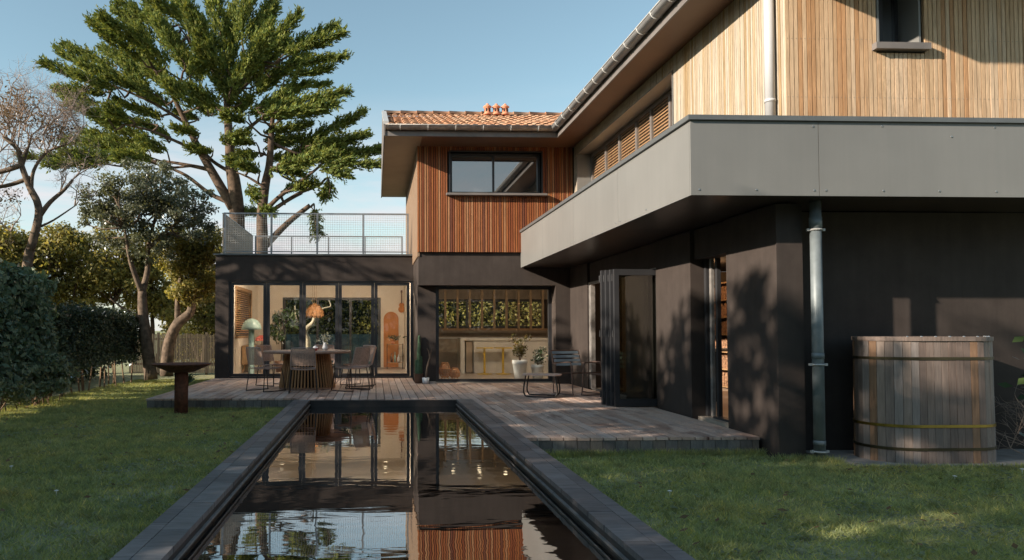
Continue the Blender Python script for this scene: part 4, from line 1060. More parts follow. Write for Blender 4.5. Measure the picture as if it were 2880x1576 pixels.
for i, (dx, h, m_) in enumerate(((-.1, .26, 'brown_ceramic'), (0.0, .3, 'celadon'), (.1, .22, 'white_ceramic'))):
    o = MB().lathe([(.035, 0), (.035, h * .6), (.012, h * .72), (.012, h)], n=12).build('bottle', m_, None, True); o.location = (.58 + dx, 21.35, .213)
    tag(o, ('dark bottle', 'green bottle', 'white bottle')[i] + ' on the lower shelf of the bar cart', 'bottle')
gt = lthing('guitar', (.80, 22.09, 1.68), 0, 'small guitar hanging on the cream wall above the bar cart', 'guitar')
MB().lathe([(.10, 0), (.10, .05)], (0, 0, 0), 18).lathe([(.075, 0), (.075, .05)], (0, .14, 0), 18).mesh('body', 'oak')
bd = MB().lathe([(.10, 0), (.10, .05)], (0, 0, 0), 18).lathe([(.078, .001), (.078, .049)], (0, .13, 0), 18); bd.v = [(v[0], -v[2] + .05, v[1] + .1) for v in bd.v]; bd.build('body', 'orange_paint', gt)
MB().box(-.018, .018, -.01, .01, .28, .60).box(-.028, .028, -.012, .012, .60, .68).build('neck', 'brown_ceramic', gt)
# ficus in the room
fp = lthing('ficus', (-2.55, 19.9, .02), 0, 'potted fig with drooping leaves behind the second glass leaf', 'potted plant')
MB().lathe([(.13, 0), (.17, .3), (.15, .3), (0, .27)], n=18).build('pot', 'brown_ceramic', fp, True)
mb = MB(); tips = []
limb(mb, [(0, 0, .25), (.02, 0, .7), (-.02, .02, 1.1), (.05, 0, 1.5)], .02, .008, 6)
for q in ((-.25, 0, 1.25), (.3, .1, 1.45), (.42, -.05, 1.6), (-.12, .15, 1.55), (.15, -.1, 1.62)): limb(mb, [(0, 0, .95), (q[0] * .5, q[1] * .5, q[2]), (q[0], q[1], q[2] + .02)], .009, .003, 5, 3); tips.append(q)
mb.build('trunk', 'bark', fp)
cen = np.array([[q[0] * .8, q[1], q[2] - .08] for q in tips] + [[-.18, 0, 1.1], [-.05, .05, 1.35], [.3, 0, 1.3], [-.05, 0, .95]])
pts, dd = shellpts(cen, np.full((len(cen), 3), .2), 520, rng, .2)
ax = np.tile(np.array([[.15, 0, -1.0]]), (len(pts), 1))
link('leaves', npmesh('leaves', leafverts(pts, .10, rng, dd, .4, 2.6, ax, .55), 4, 'house_plant_leaf'), fp)
# kitchen
isl = lthing('kitchen_island', (3.43, 19.35, .02), 0, 'white kitchen island behind the big kitchen window', 'island')
B(-1.2, 1.2, -.38, .38, .86, .92).build('counter_top', 'pale_counter', isl); B(-.85, 1.18, -.33, .33, 0, .86).build('body', 'pale_counter', isl); B(-1.2, -1.09, -.37, .37, 0, .86).build('end_panel', 'pale_counter', isl)
B(-1.05, -.88, -.30, .30, .02, .85).build('cabinet', 'cabinet_tan', isl)
bc = lthing('back_counter', (3.1, 21.05, .02), 0, 'tan cabinets and pale worktop under the kitchen rear window', 'cabinet')
B(-1.95, 1.9, -.32, .30, .88, .92).build('counter_top', 'pale_counter', bc); B(-1.95, 1.9, -.28, .30, .08, .88).build('body', 'cabinet_tan', bc)
for i in range(6): B(-1.93 + i * .64, -1.31 + i * .64, -.30, -.281, .10, .86).build('door', 'cabinet_tan', bc)
def stool(x, lb):
    t = lthing('bar_stool', (x, 18.68, .02), 0, lb, 'stool', 'yellow stools at the island')
    MB().box(-.21, .21, -.15, .15, .66, .685).build('seat', 'yellow_metal', t)
    MB().tube([(0, 0, .03), (0, 0, .66)], .028, 12).build('post', 'yellow_metal', t)
    MB().lathe([(.2, 0), (.2, .012), (.03, .03)], n=24).build('base', 'yellow_metal', t)
    return t
stool(2.81, 'yellow bar stool on the left at the kitchen island'); stool(3.29, 'yellow bar stool on the right at the kitchen island')
def lantern(x, y, r_, h, lb):
    t = lthing('wicker_lantern', (x, y, .02), 0, lb, 'lantern', 'wicker lanterns behind the kitchen window')
    mb = MB(); n_ = 16
    for i in range(n_):
        a = 2 * math.pi * i / n_
        mb.tube(smoothpts([(r_ * .55 * math.cos(a), r_ * .55 * math.sin(a), .06), (r_ * math.cos(a + .15), r_ * math.sin(a + .15), h * .35), (r_ * .98 * math.cos(a + .3), r_ * .98 * math.sin(a + .3), h * .65), (r_ * .5 * math.cos(a + .45), r_ * .5 * math.sin(a + .45), h)], 3), .007, 4)
    o = mb.build('wicker', 'rattan', t); o['kind'] = 'stuff'
    for i, z in enumerate((.08, h * .35, h * .65, h * .98)):
        rq = (r_ * .62, r_ * 1.01, r_, r_ * .55)[i]
        MB().tube([(rq * math.cos(a), rq * math.sin(a), z) for a in [2 * math.pi * q / 20 for q in range(20)]], .008, 5, True).build('hoop', 'rattan', t)
    for i in range(3):
        a = 2 * math.pi * i / 3 + .4; MB().tube([(r_ * .55 * math.cos(a), r_ * .55 * math.sin(a), .07), (r_ * .8 * math.cos(a), r_ * .8 * math.sin(a), 0)], .01, 5).build('foot', 'rattan', t)
    MB().lathe([(r_ * .4, .1), (r_ * .7, h * .5), (r_ * .4, h * .9)], n=12).build('liner', 'glow_paper', t, True)
lantern(1.58, 16.5, .125, .40, 'taller of two wicker lanterns on the floor behind the kitchen window'); lantern(1.80, 16.45, .11, .28, 'shorter of two wicker lanterns on the floor behind the kitchen window')
def planter(x, y, r_, h, lb, lm_, ph, n_):
    t = lthing('white_planter', (x, y, .02), 0, lb, 'potted plant', 'white pots behind the kitchen window')
    MB().lathe([(r_ * .72, 0), (r_ * .95, h * .78), (r_ * 1.0, h * .79), (r_ * 1.02, h), (r_ * .94, h), (r_ * .9, h * .9), (0, h * .88)], n=24).build('pot', 'white_ceramic', t, True)
    mb = MB(); cen = []
    for i in range(7):
        a = random.uniform(0, 6.3); rq = random.uniform(.05, .22); q = (rq * math.cos(a), rq * math.sin(a) * .6, h + ph * random.uniform(.4, 1)); limb(mb, [(0, 0, h * .85), (q[0] * .4, q[1] * .4, h + ph * .3), q], .008, .003, 5, 2); cen.append(q); cen.append((q[0] * .6, q[1] * .6, h + ph * .3))
    mb.build('stem', 'bark', t)
    pts, dd = shellpts(np.array(cen), np.full((len(cen), 3), .13), n_, rng, .2)
    link('leaves', npmesh('leaves', leafverts(pts, .05, rng), 4, lm_), t)
planter(3.30, 16.55, .17, .45, 'taller white pot with a yellowing shrub behind the kitchen window', 'autumn_leaf', .62, 420)
planter(3.72, 16.62, .15, .34, 'shorter white pot with a dark green shrub at the kitchen window corner', 'house_plant_leaf', .42, 420)
# bookshelf in the living room, seen between the piers
bs = lthing('bookshelf', (7.0, 14.4, .012), 0, 'tall wooden bookshelf full of books glimpsed between the black piers', 'bookshelf')
B(.22, .24, -1.4, 1.4, 0, 2.1).build('back', 'oak', bs)
for i in range(7): B(-.16, .219, -1.4, 1.4, .02 + i * .34, .045 + i * .34).build('shelf', 'oak', bs)
for yy in (-1.42, -.5, .45, 1.4): B(-.16, .219, yy - .012, yy + .012, .046, 2.1).build('side_panel', 'oak', bs)
for i in range(6):
    mb = MB(); y = -1.36
    while y < 1.3:
        w__ = random.uniform(.02, .05); h = random.uniform(.17, .27)
        if not any(abs(y + w__ / 2 - q) < .06 for q in (-.5, .45)) and random.random() > .12: mb.box(-.10 - random.uniform(0, .03), .12, y, y + w__ - .003, .046 + i * .34, .046 + i * .34 + h)
        y += w__
    o = mb.build('books', 'book_mix', bs); o['kind'] = 'stuff'
cs_ = lthing('console_table', (5.7, 11.75, .012), 0, 'small table under a white cloth glimpsed between the piers', 'table')
MB().box(-.3, .3, -.3, .3, .80, .84).build('cloth', 'white_ceramic', cs_)
for a in (-.26, .26):
    for b_ in (-.26, .26): MB().tube([(a, b_, 0), (a, b_, .8)], .015, 6).build('leg', 'black_metal', cs_)

# ================================================================== VEGETATION
rng = np.random.default_rng(11)
def plumes(lst, Y, spread, rng, dens=1.0):
    V = []; bases = []
    for (bx, by, tx, ty, w_) in lst:
        dy = rng.normal() * spread
        p0 = T(bx, by, Y + dy * .6); p1 = T(tx, ty, Y + dy)
        ax = p1 - p0; L = np.linalg.norm(ax); a = ax / L; wm = w_ * .88 * Y / FPX
        n = int((L * wm * 95 + 30) * dens)
        t = rng.random(n) ** .8
        prof = wm * (.55 + .5 * t) * (1 - t ** 3.2) + .03
        rd = rng.normal(size=(n, 3)); rd -= a * (rd @ a)[:, None]; rd = unitv(rd)
        rd[:, 2] *= .55
        rad = (rng.random((n, 1)) ** .6)
        pos = p0 + ax * t[:, None] + rd * rad * prof[:, None] + np.array([0, 0, 1]) * (-.25 * wm * (1 - t[:, None]))
        sd = unitv(a * .85 + rd * .55 * rad + np.array([0, 0, .28]) + rng.normal(size=(n, 3)) * .22)
        sl = rng.uniform(.26, .52, (n, 1))
        for k in range(12):
            f = (k + rng.random((n, 1))) / 12
            d = unitv(sd + rng.normal(size=(n, 3)) * .42)
            c = pos + sd * sl * f + rng.normal(size=(n, 3)) * .025
            nr = unitv(rng.normal(size=(n, 3)) + np.array([0, 0, .5]))
            v = unitv(np.cross(d, nr)); ll = rng.uniform(.065, .14, (n, 1)); ww_ = ll * .27
            V.append(np.stack([c - d * ll * .5, c - v * ww_, c + d * ll, c + v * ww_], 1).reshape(-1, 3))
        bases.append((p0, p0 + ax * .55))
    return np.concatenate(V), bases
def cypress(label, trunkpx, limbs, lst, Y, spread, r0, group, dens=1.0):
    base = T(trunkpx[0][0], trunkpx[0][1], Y); base[2] = G
    t = empty('cypress_tree', tuple(base), 0, label, 'tree', group)
    mb = MB(); samples = []
    samples += limb(mb, [base] + [T(a, b_, Y + random.uniform(-.2, .2)) for a, b_ in trunkpx], r0, .07, 10, 4)
    for pts, ra, rb_, dz in limbs:
        q = [T(a, b_, Y + dz * i / len(pts)) for i, (a, b_) in enumerate(pts)]
        samples += limb(mb, q, ra * .8, rb_ * .8, 8, 4)
    V, bases = plumes(lst, Y, spread, rng, dens)
    S = np.array([tuple(s) for s in samples])
    for (b0, b1) in bases:
        i = np.argmin(np.linalg.norm(S - b0, axis=1) + np.maximum(0, S[:, 2] - b0[2]) * .8)
        s = S[i]; mid = (s + b0) / 2 + np.array([0, 0, -.12]) + rng.normal(size=3) * .12
        if np.linalg.norm(s - b0) < 5: limb(mb, [s, mid, b0, b1], .055, .016, 5, 2)
    mb.build('trunk', 'bark', t, True)
    link('crown', npmesh('crown', V - np.array(org(t)), 4, 'cypress_leaf'), t)
    return t
left = [(230,215,124,183,20),(300,212,163,145,24),(330,190,186,131,20),(400,170,262,67,28),(420,130,290,53,28),(440,110,330,32,28),(470,80,333,5,28),(520,60,380,-40,32),
 (300,260,168,255,22),(330,250,215,215,24),(400,240,240,190,26),(430,210,290,140,30),(450,273,234,184,26),(415,262,345,165,30),(470,180,380,90,32),(480,240,400,160,34),
 (560,230,480,100,36),(600,220,560,60,38),(640,240,640,80,38),(560,120,490,-10,38),(620,100,600,-40,38),(680,120,700,-20,36),(720,90,765,0,22),(700,110,772,22,20),(740,150,838,45,20),
 (780,150,944,75,22),(800,152,957,98,18),(790,190,964,160,17),(800,215,925,197,14),(780,240,919,241,14),(650,250,760,100,32),(620,280,720,150,32),(700,200,800,120,30),(690,170,760,70,30),
 (520,260,420,200,36),(480,300,380,250,28),(560,300,470,240,34),(620,300,540,250,34),(680,290,610,230,32),(720,260,780,200,30),(740,230,860,160,26),(700,320,800,270,26),
 (460,330,330,290,22),(430,350,270,330,26),(420,385,280,345,28),(400,405,230,375,30),(420,425,250,405,30),(380,445,180,430,26),(330,452,64,443,16),(300,462,140,466,16),(430,445,330,440,22),
 (470,425,400,400,22),(480,385,420,360,20),(300,330,200,300,22),(280,290,190,275,20),(560,335,500,320,13),(560,375,500,365,13),(620,395,690,380,13),(600,425,540,420,9),(330,400,190,400,24),(360,330,300,310,22),
 (520,180,440,60,34),(590,160,530,20,36),(650,160,660,20,36),(540,210,600,120,36),(500,120,420,30,34),(720,240,720,140,32),(660,320,700,280,26),(600,320,560,290,26),(640,200,560,140,36)]
cypress('huge spreading cypress with a thick dark trunk rising behind the terrace', [(667,640),(659,522),(650,468),(646,400),(640,330),(636,270),(630,215)],
 [([(655,585),(600,490),(560,420),(520,340),(480,260),(430,190)], .27, .05, -1.2), ([(650,572),(590,545),(525,495),(470,470)], .13, .06, .8), ([(590,478),(540,467),(465,455),(380,452)], .12, .04, .6),
  ([(560,425),(500,400),(430,370),(350,350)], .10, .04, -1), ([(640,480),(600,455),(568,422)], .10, .08, 0), ([(648,420),(690,370),(740,330),(790,305)], .13, .05, -1), ([(520,345),(430,290),(340,250),(250,215)], .09, .03, -.6),
  ([(632,310),(700,230),(790,170),(880,120)], .13, .03, .8), ([(628,230),(560,150),(500,70)], .11, .03, .6), ([(640,330),(560,260),(470,200)], .11, .03, 1.2), ([(636,270),(720,190),(760,110)], .1, .03, -1.4), ([(540,467),(455,470),(400,430),(300,440)], .07, .02, .5)],
 left, 30, 1.5, .36, 'cypresses behind the terrace', 2.1)
right = [(720,305,973,264,24),(760,292,850,245,20),(740,322,940,300,18),(720,335,910,316,16),(740,372,861,355,16),(740,392,845,392,14),(740,420,820,402,12),
 (850,402,1013,323,24),(860,412,1020,385,26),(880,432,1075,426,28),(900,452,1060,468,22),(780,462,930,440,26),(760,450,860,430,22),(700,472,655,455,18),(730,482,690,470,16),(760,470,840,492,16),
 (900,470,965,495,14),(720,402,680,400,12),(730,432,680,440,14),(850,440,960,410,28),(830,425,900,390,22),(800,470,870,460,22),(820,535,880,520,8),(790,540,840,528,7),(925,500,918,548,9),(884,585,888,655,8),(735,598,700,600,9),(735,585,760,600,8),(700,520,720,560,5),(690,340,640,330,20)]
cypress('smaller cypress with a broken dead limb growing beside the huge one', [(737,700),(737,602),(746,522),(757,468),(762,400),(765,350),(772,290)],
 [([(756,582),(789,551),(840,515),(885,480),(930,440)], .13, .05, -.6), ([(762,595),(837,546),(890,525),(922,498)], .11, .04, .4), ([(752,600),(820,560),(850,545)], .07, .04, .8), ([(748,530),(700,500),(665,485)], .08, .03, 0), ([(746,692),(810,627),(872,578)], .19, .11, -.3),
  ([(765,360),(810,320),(870,290)], .08, .03, 0), ([(920,500),(928,530),(922,560)], .03, .015, 0), ([(872,580),(886,600),(888,650)], .03, .012, 0), ([(762,400),(830,430),(900,440),(980,430)], .09, .03, .3), ([(760,440),(720,430),(690,440)], .06, .02, 0)],
 right, 29.2, 1.0, .26, 'cypresses behind the terrace', 2.1)

def leafy_tree(name, label, base, trunks, lobes, nclump, nleaf, size, leaf, bark='bark', cl=(.2, .38), group=None, lo=.45):
    t = empty(name, base, 0, label, 'tree', group)
    mb = MB(); S = []
    for pts, ra, rb_ in trunks: S += limb(mb, pts, ra, rb_, 8, 4)
    V, cc = crown(lobes, nclump, nleaf, size, rng, cl, lo=lo)
    Sa = np.array([tuple(s) for s in S])
    for c in cc[:: max(1, nclump // 60)]:
        s = Sa[np.argmin(np.linalg.norm(Sa - c, axis=1) + np.maximum(0, Sa[:, 2] - c[2]) * 1.5)]
        limb(mb, [s, (s + c) / 2 + rng.normal(size=3) * .12, c], .03, .008, 5, 2)
    mb.build('trunk', bark, t, True)
    link('crown', npmesh('crown', V - np.array(org(t)), 4, leaf), t)
    return t
def lobe(px, py, Y, rx, rz, ry=None):
    p = T(px, py, Y); k = Y / FPX
    return (p[0], p[1], p[2], rx * k, (ry or rx) * k, rz * k)
YA = 18.6
leafy_tree('garden_tree', 'grey green round crowned tree with a forked pale trunk by the hedge', tuple(T(425, 1062, YA)),
  [([T(425,1068,YA),T(412,960,YA),T(402,880,YA),T(400,820,YA)], .17, .11), ([T(400,825,YA),T(375,760,YA-.2),T(362,715,YA-.3),T(350,640,YA-.3)], .08, .03), ([T(400,825,YA),T(415,760,YA+.2),T(418,690,YA+.3),T(440,600,YA+.3)], .09, .03),
   ([T(405,900,YA),T(350,870,YA-.3),T(310,840,YA-.5)], .05, .015), ([T(418,700,YA),T(480,640,YA),T(540,600,YA)], .05, .015)],
  [lobe(330,560,YA,100,75), lobe(430,520,YA,120,72), lobe(520,570,YA,80,75), lobe(560,640,YA,48,55), lobe(270,610,YA,60,50), lobe(400,610,YA,110,65), lobe(420,690,YA,70,50), lobe(330,660,YA,60,45)], 210, 20000, .066, 'olive_leaf', 'bark_pale', (.14, .30), None, .2)
YB = 19.8
leafy_tree('garden_tree', 'leaning pale trunked tree next to the black corner of the house', tuple(T(470, 1050, YB)),
  [([T(468,1058,YB),T(475,970,YB),T(500,910,YB),T(535,880,YB),T(540,840,YB)], .18, .10), ([T(500,910,YB),T(500,840,YB),T(510,770,YB),T(520,700,YB)], .09, .03), ([T(540,850,YB),T(560,790,YB),T(580,740,YB)], .06, .02)],
  [lobe(560,760,YB,52,55), lobe(510,730,YB,60,50), lobe(575,690,YB,36,40), lobe(540,820,YB,46,30), lobe(500,680,YB,60,36)], 90, 12000, .075, 'thicket_leaf', 'bark_pale')
ths = [('broad olive green shrub tree behind the dark clipped hedge', 250, 23.0, [(230,760,90,90),(290,720,80,80),(200,840,80,60),(330,800,70,80)]),
       ('mid green thicket tree left of the round crowned tree', 130, 22.5, [(120,730,90,80),(60,760,80,90),(170,680,60,40),(110,830,90,70)]),
       ('shadowed shrub tree between the two pale trunks', 420, 24.0, [(420,800,80,90),(370,740,60,60),(450,870,60,60),(400,690,60,40)]),
       ('sun flecked shrub tree at the far left edge behind the bare tree', 10, 22.0, [(0,700,70,80),(-60,760,90,120),(30,800,70,90)]),
       ('bushy shrub tree close to the black corner beyond the fence', 570, 26.0, [(560,780,60,60),(520,840,50,50),(590,700,40,50),(590,830,40,50)])]
for lb, px, Yt, lb2 in ths:
    p = T(px, 1000, Yt); p[2] = G
    leafy_tree('shrub_tree', lb, tuple(p), [([p, p + np.array([.1, 0, 1.2]), p + np.array([.0, .1, 2.4])], .12, .04), ([p, p + np.array([-.5, .1, 1.2]), p + np.array([-.8, .1, 2.3])], .08, .03), ([p, p + np.array([.6, .1, 1.3]), p + np.array([.7, .1, 2.2])], .08, .03)],
               [lobe(a, b_, Yt, c, d) for a, b_, c, d in lb2], 100, 14000, .09, 'thicket_leaf', 'bark', (.25, .5), 'shrub trees behind the hedges')
# bare tree
YC = 16.0
def twigs(mb, p, d, L, r, depth, rng):
    pts = [p]; q = p.copy(); dd = d.copy()
    for i in range(3):
        dd = unitv((dd + rng.normal(size=3) * .28 + np.array([0, 0, .06]))[None])[0]; q = q + dd * L / 3; pts.append(q)
    mb.tube(pts, [r, r * .88, r * .75, r * .6], 4 if depth < 2 else 5)
    if depth == 0: return
    for i in range(3 if depth > 1 else 4):
        k = rng.integers(1, 4); nd = unitv((dd + rng.normal(size=3) * .65)[None])[0]
        twigs(mb, pts[k], nd, L * rng.uniform(.55, .8), r * .55, depth - 1, rng)
bt = empty('bare_tree', tuple(T(70, 1010, YC)), 0, 'leafless pale branched tree at the left edge of the photo', 'tree')
mb = MB()
P_ = lambda a, b_, dz=0: T(a, b_, YC + dz)
limb(mb, [P_(60, 1010), P_(68, 860), P_(78, 740), P_(85, 700)], .13, .10, 8)
limb(mb, [P_(85, 705), P_(108, 615), P_(105, 570), P_(85, 530), P_(62, 470), P_(50, 420), P_(10, 385)], .10, .045, 8)
limb(mb, [P_(110, 610), P_(140, 570), P_(180, 535), P_(205, 505)], .06, .025, 6)
limb(mb, [P_(88, 530), P_(95, 480), P_(130, 430), P_(190, 405)], .045, .02, 6)
limb(mb, [P_(108, 640), P_(150, 620), P_(210, 580)], .03, .012, 6)
limb(mb, [P_(60, 465), P_(15, 480), P_(-30, 490)], .06, .05, 6)
limb(mb, [P_(85, 500), P_(30, 520), P_(-30, 530)], .05, .04, 6)
limb(mb, [P_(60, 480), P_(75, 430), P_(90, 380)], .035, .02, 6)
mb.build('trunk', 'bark_pale', bt, True)
tw = MB()
for (a, b_, dx, dz, L) in ((10,385,-.2,1,.8),(50,420,.3,1,.8),(90,380,.2,1,.7),(190,405,.6,.8,.6),(130,430,.3,1,.7),(205,505,.5,1,.5),(60,440,0,1,.8),(30,400,0,1,.8),(110,420,.5,1,.7),(-20,450,0,1,.8),(150,420,.2,1,.7),(20,360,.2,1,.6),(70,370,.4,1,.5),(170,540,.2,1,.4),(210,580,.6,.5,.4),(-10,540,-.1,.6,.6),(30,650,-.4,.6,.6),(10,330,.3,1,.7),(120,380,.5,.8,.6),(160,390,.4,1,.5)):
    for _ in range(2): twigs(tw, P_(a, b_, rng.normal() * .3), unitv(np.array([[dx + rng.normal() * .3, rng.normal() * .3, dz]]))[0], L * 1.1, .016, 4, rng)
o = tw.build('twigs', 'twig', bt); o['kind'] = 'stuff'
V, cc = crown([lobe(90,340,YC,110,60), lobe(30,300,YC,60,60), lobe(190,360,YC,40,40), lobe(20,560,YC,50,40)], 80, 1700, .05, rng, (.15, .3))
link('dry_leaves', npmesh('dry_leaves', V - np.array(org(bt)), 4, 'dry_leaf'), bt)

# ---- hedges
def hedge(label, x0, x1, y0, y1, z0, z1, n, size, leaf, ground_gap=.0, rough=.14, faces='xytb'):
    t = empty('clipped_hedge', ((x0 + x1) / 2, (y0 + y1) / 2, G), 0, label, 'hedge')
    ins = .16
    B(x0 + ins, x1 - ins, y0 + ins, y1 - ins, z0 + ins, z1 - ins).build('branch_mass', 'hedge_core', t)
    A = {'x': (y1 - y0) * (z1 - z0), 'y': (x1 - x0) * (z1 - z0), 't': (x1 - x0) * (y1 - y0), 'b': (y1 - y0) * (z1 - z0)}
    tot = sum(A[f] for f in faces); P = []; N = []
    for f in faces:
        m = int(n * A[f] / tot); u = rng.random(m); v = rng.random(m); dep = rng.random(m) ** 1.5 * ins * 1.3
        bump = rough * (np.sin(u * A[f] * 2.1 + v * 5) * .5 + np.sin(v * 9 + u * 17) * .5)
        if f == 'x': p = np.stack([x1 - dep + bump * .6, y0 + u * (y1 - y0), z0 + v * (z1 - z0)], 1); nn = (1, 0, .4)
        elif f == 'b': p = np.stack([x0 + dep, y0 + u * (y1 - y0), z0 + v * (z1 - z0)], 1); nn = (-1, 0, .4)
        elif f == 'y': p = np.stack([x0 + u * (x1 - x0), y0 + dep + bump * .4, z0 + v * (z1 - z0)], 1); nn = (0, -1, .4)
        else: p = np.stack([x0 + u * (x1 - x0), y0 + v * (y1 - y0), z1 - dep + bump * .8], 1); nn = (0, 0, 1)
        P.append(p + rng.normal(size=(m, 3)) * .04); N.append(np.tile(unitv(np.array([nn], float)), (m, 1)))
    P = np.concatenate(P); N = np.concatenate(N)
    link('foliage', npmesh('foliage', leafverts(P, size, rng, N, .45) - np.array(org(t)), 4, leaf), t)
    mb = MB(); y = y0 + .15
    while y < y1 - .1:
        xx = (x0 + x1) / 2 + random.uniform(-.2, .2)
        limb(mb, [(xx, y, G), (xx + random.uniform(-.08, .08), y + random.uniform(-.1, .1), z0 + .1), (xx + random.uniform(-.15, .15), y + random.uniform(-.2, .2), z0 + .5)], .02, .01, 5, 2)
        y += random.uniform(.18, .34)
    mb.build('stems', 'twig_dark', t)
    return t
hedge('tall pale leaved clipped hedge at the left edge of the lawn', -6.85, -6.05, 10.6, 14.05, .18, 2.12, 13000, .095, 'hedge_leaf', faces='xyt')
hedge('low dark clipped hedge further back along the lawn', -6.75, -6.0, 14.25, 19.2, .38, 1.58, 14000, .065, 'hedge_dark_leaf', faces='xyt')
hedge('tall hedge continuing along the lawn beside the pool', -7.3, -6.25, -4.0, 10.5, .0, 2.1, 12000, .10, 'hedge_leaf', faces='xt')
n_ = 12000; x = rng.uniform(-10.2, -7.5, n_); y = rng.uniform(12.5, 21.5, n_); z = G + (.85 + .15 * np.sin(y * 2.1)) * rng.random(n_) ** .7
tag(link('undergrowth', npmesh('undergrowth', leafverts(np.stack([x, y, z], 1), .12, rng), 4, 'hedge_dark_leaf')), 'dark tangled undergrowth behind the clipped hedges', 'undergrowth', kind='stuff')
bu = empty('front_bush', (-5.95, 13.0, G), 0, 'light green leafy bush sprawling at the foot of the tall hedge', 'bush')
V, cc = crown([(-6.0, 12.6, .28, .30, .7, .36), (-5.85, 13.4, .36, .34, .6, .40), (-6.0, 11.9, .12, .25, .6, .24)], 60, 5200, .075, rng, (.12, .24))
link('foliage', npmesh('foliage', V - np.array(org(bu)), 4, 'bush_leaf'), bu)
mb = MB()
for c in cc[::3]: limb(mb, [(-6.0 + random.uniform(-.1, .1), float(c[1]) + random.uniform(-.2, .2), G), tuple(c)], .012, .006, 5, 2)
mb.build('stems', 'twig_dark', bu)
hedge('sunlit hedge in the rear garden seen through the house windows', -8.0, 7.0, 27.5, 28.6, -.1, 2.7, 19000, .10, 'thicket_leaf', faces='yt')
sh = empty('sunlit_shrub', (-6.4, 26.0, G), 0, 'bright yellow green shrub beyond the slat fence', 'bush')
V, cc = crown([lobe(560, 895, 26.0, 60, 45), lobe(520, 915, 26, 50, 40), lobe(600, 880, 26, 40, 50)], 50, 3800, .08, rng)
link('foliage', npmesh('foliage', V - np.array(org(sh)), 4, 'lit_shrub_leaf'), sh)
# off-frame garden trees along the left boundary, which shade the lawn
for i, (x_, y_, h_, r_) in enumerate([(-10.2, -8.3, 7.9, 1.9), (-9.8, -5.5, 7.8, 1.8), (-10.0, -2.7, 7.6, 1.8), (-9.7, .3, 8.25, 1.8), (-10.0, 2.8, 7.45, 1.75), (-9.7, 5.4, 7.5, 1.7), (-10.0, 8.0, 7.2, 1.7), (-9.8, 10.7, 6.8, 1.65), (-10.3, 13.5, 6.9, 1.6)]):
    leafy_tree('boundary_tree', ('rearmost', 'second', 'third', 'fourth', 'fifth', 'sixth', 'seventh', 'eighth', 'farthest')[i] + ' leafy tree of the boundary row left of the lawn', (x_, y_, G), [([(x_, y_, G), (x_ + .1, y_, 2), (x_, y_ + .1, 4), (x_, y_, h_ - .8)], .14, .04)],
               [(x_, y_, h_ - 1.2, r_ * .95, r_ * 1.1, 1.1), (x_ + .2, y_ + .6, h_ - 2.6, r_, r_ * 1.1, 1.3), (x_, y_ - .7, h_ - 2.8, r_, r_, 1.3), (x_ + .2, y_ + .1, h_ - 4.5, r_ * .9, r_ * 1.1, 1.2)], 130, 4900 if y_ < 9 else 3300, .19, 'thicket_leaf', 'bark', (.3, .5), 'boundary trees left of the lawn')
# unseen leaf belt added behind the viewer to darken the front walls
n_ = 14000; x = rng.uniform(-13, 18, n_); y = rng.uniform(-14, -10.5, n_); z = G + (7.4 + 1.1 * np.sin(x * .9) + .8 * np.sin(x * 2.3)) * rng.random(n_) ** .8
tag(link('added_rear_trees', npmesh('added_rear_trees', leafverts(np.stack([x, y, z], 1), .42, rng, None, .5), 4, 'hedge_dark_leaf')), 'unseen tree belt added behind the viewer to cut sky light', 'trees', kind='stuff')
# ---- slat fence in the rear left corner
fn = empty('slat_fence', (-5.5, 22.3, G), 0, 'weathered vertical slat fence between the leaning tree and the house', 'fence')
x = -7.4
while x < -3.95:
    ubox('picket', 'fence_wood', fn, x, x + .034, 22.28, 22.30, -.15, 1.03 + random.uniform(-.03, .03)); x += .048
for z in (.1, .85): B(-7.4, -3.95, 22.301, 22.34, z, z + .06).build('rail', 'fence_wood', fn)
for x in (-6.6, -5.15, -4.0): B(x, x + .07, 22.341, 22.41, G, 1.08).build('post', 'fence_wood', fn)
tf = empty('garden_fence', (-1.0, 26.4, G), 0, 'dark teal board fence in the rear garden seen through the dining room', 'fence')
for i in range(30): ubox('board', 'teal_fence', tf, -4.6 + i * .2, -4.41 + i * .2, 26.4, 26.42, -.15, 1.0)
tk = empty('twisted_trunk', (-2.2, 23.6, G), 0, 'pale twisted bare trunk standing outside the rear glass doors', 'tree')
mb = MB(); q = lambda a, b_: T(a, b_, 23.6)
p = q(862, 990); p[2] = G
limb(mb, [p, q(866, 965), q(859, 940), q(862, 925), q(880, 908), q(884, 890), q(875, 870)], .11, .045, 8, 5); limb(mb, [q(884, 892), q(905, 870), q(930, 862), q(925, 845)], .04, .015, 6, 4); limb(mb, [q(864, 925), q(835, 900), q(830, 860)], .04, .015, 6, 4)
mb.build('trunk', 'bark_white', tk, True)
# ---- spiky plant and shrub by the tub
yu = empty('spiky_plant', (-4.25, 16.6, G), 0, 'dark spiky leaved plant beside the black corner of the house', 'plant')
mb = MB()
for i in range(60):
    a = random.uniform(0, 6.28); e = random.uniform(.25, 1.35); L = random.uniform(.35, .62)
    d = Vector((math.cos(a) * math.cos(e), math.sin(a) * math.cos(e), math.sin(e))); s = Vector((-math.sin(a), math.cos(a), 0)) * .016; b0 = Vector((-4.25, 16.6, G + .12))
    m_ = b0 + d * L * .55 + Vector((0, 0, .03)); e_ = b0 + d * L + Vector((0, 0, -.05))
    mb.add([b0 - s, b0 + s, m_ + s, m_ - s, e_], [(0, 1, 2, 3), (3, 2, 4)])
mb.build('leaves', 'cactus', yu)
MB().lathe([(.07, 0), (.06, .18), (0, .2)], (-4.25, 16.6, G), 10).build('stem', 'bark', yu)
sr = empty('twiggy_shrub', (7.0, 7.35, G), 0, 'dry twiggy shrub with a few green leaves at the right edge beside the tub', 'bush')
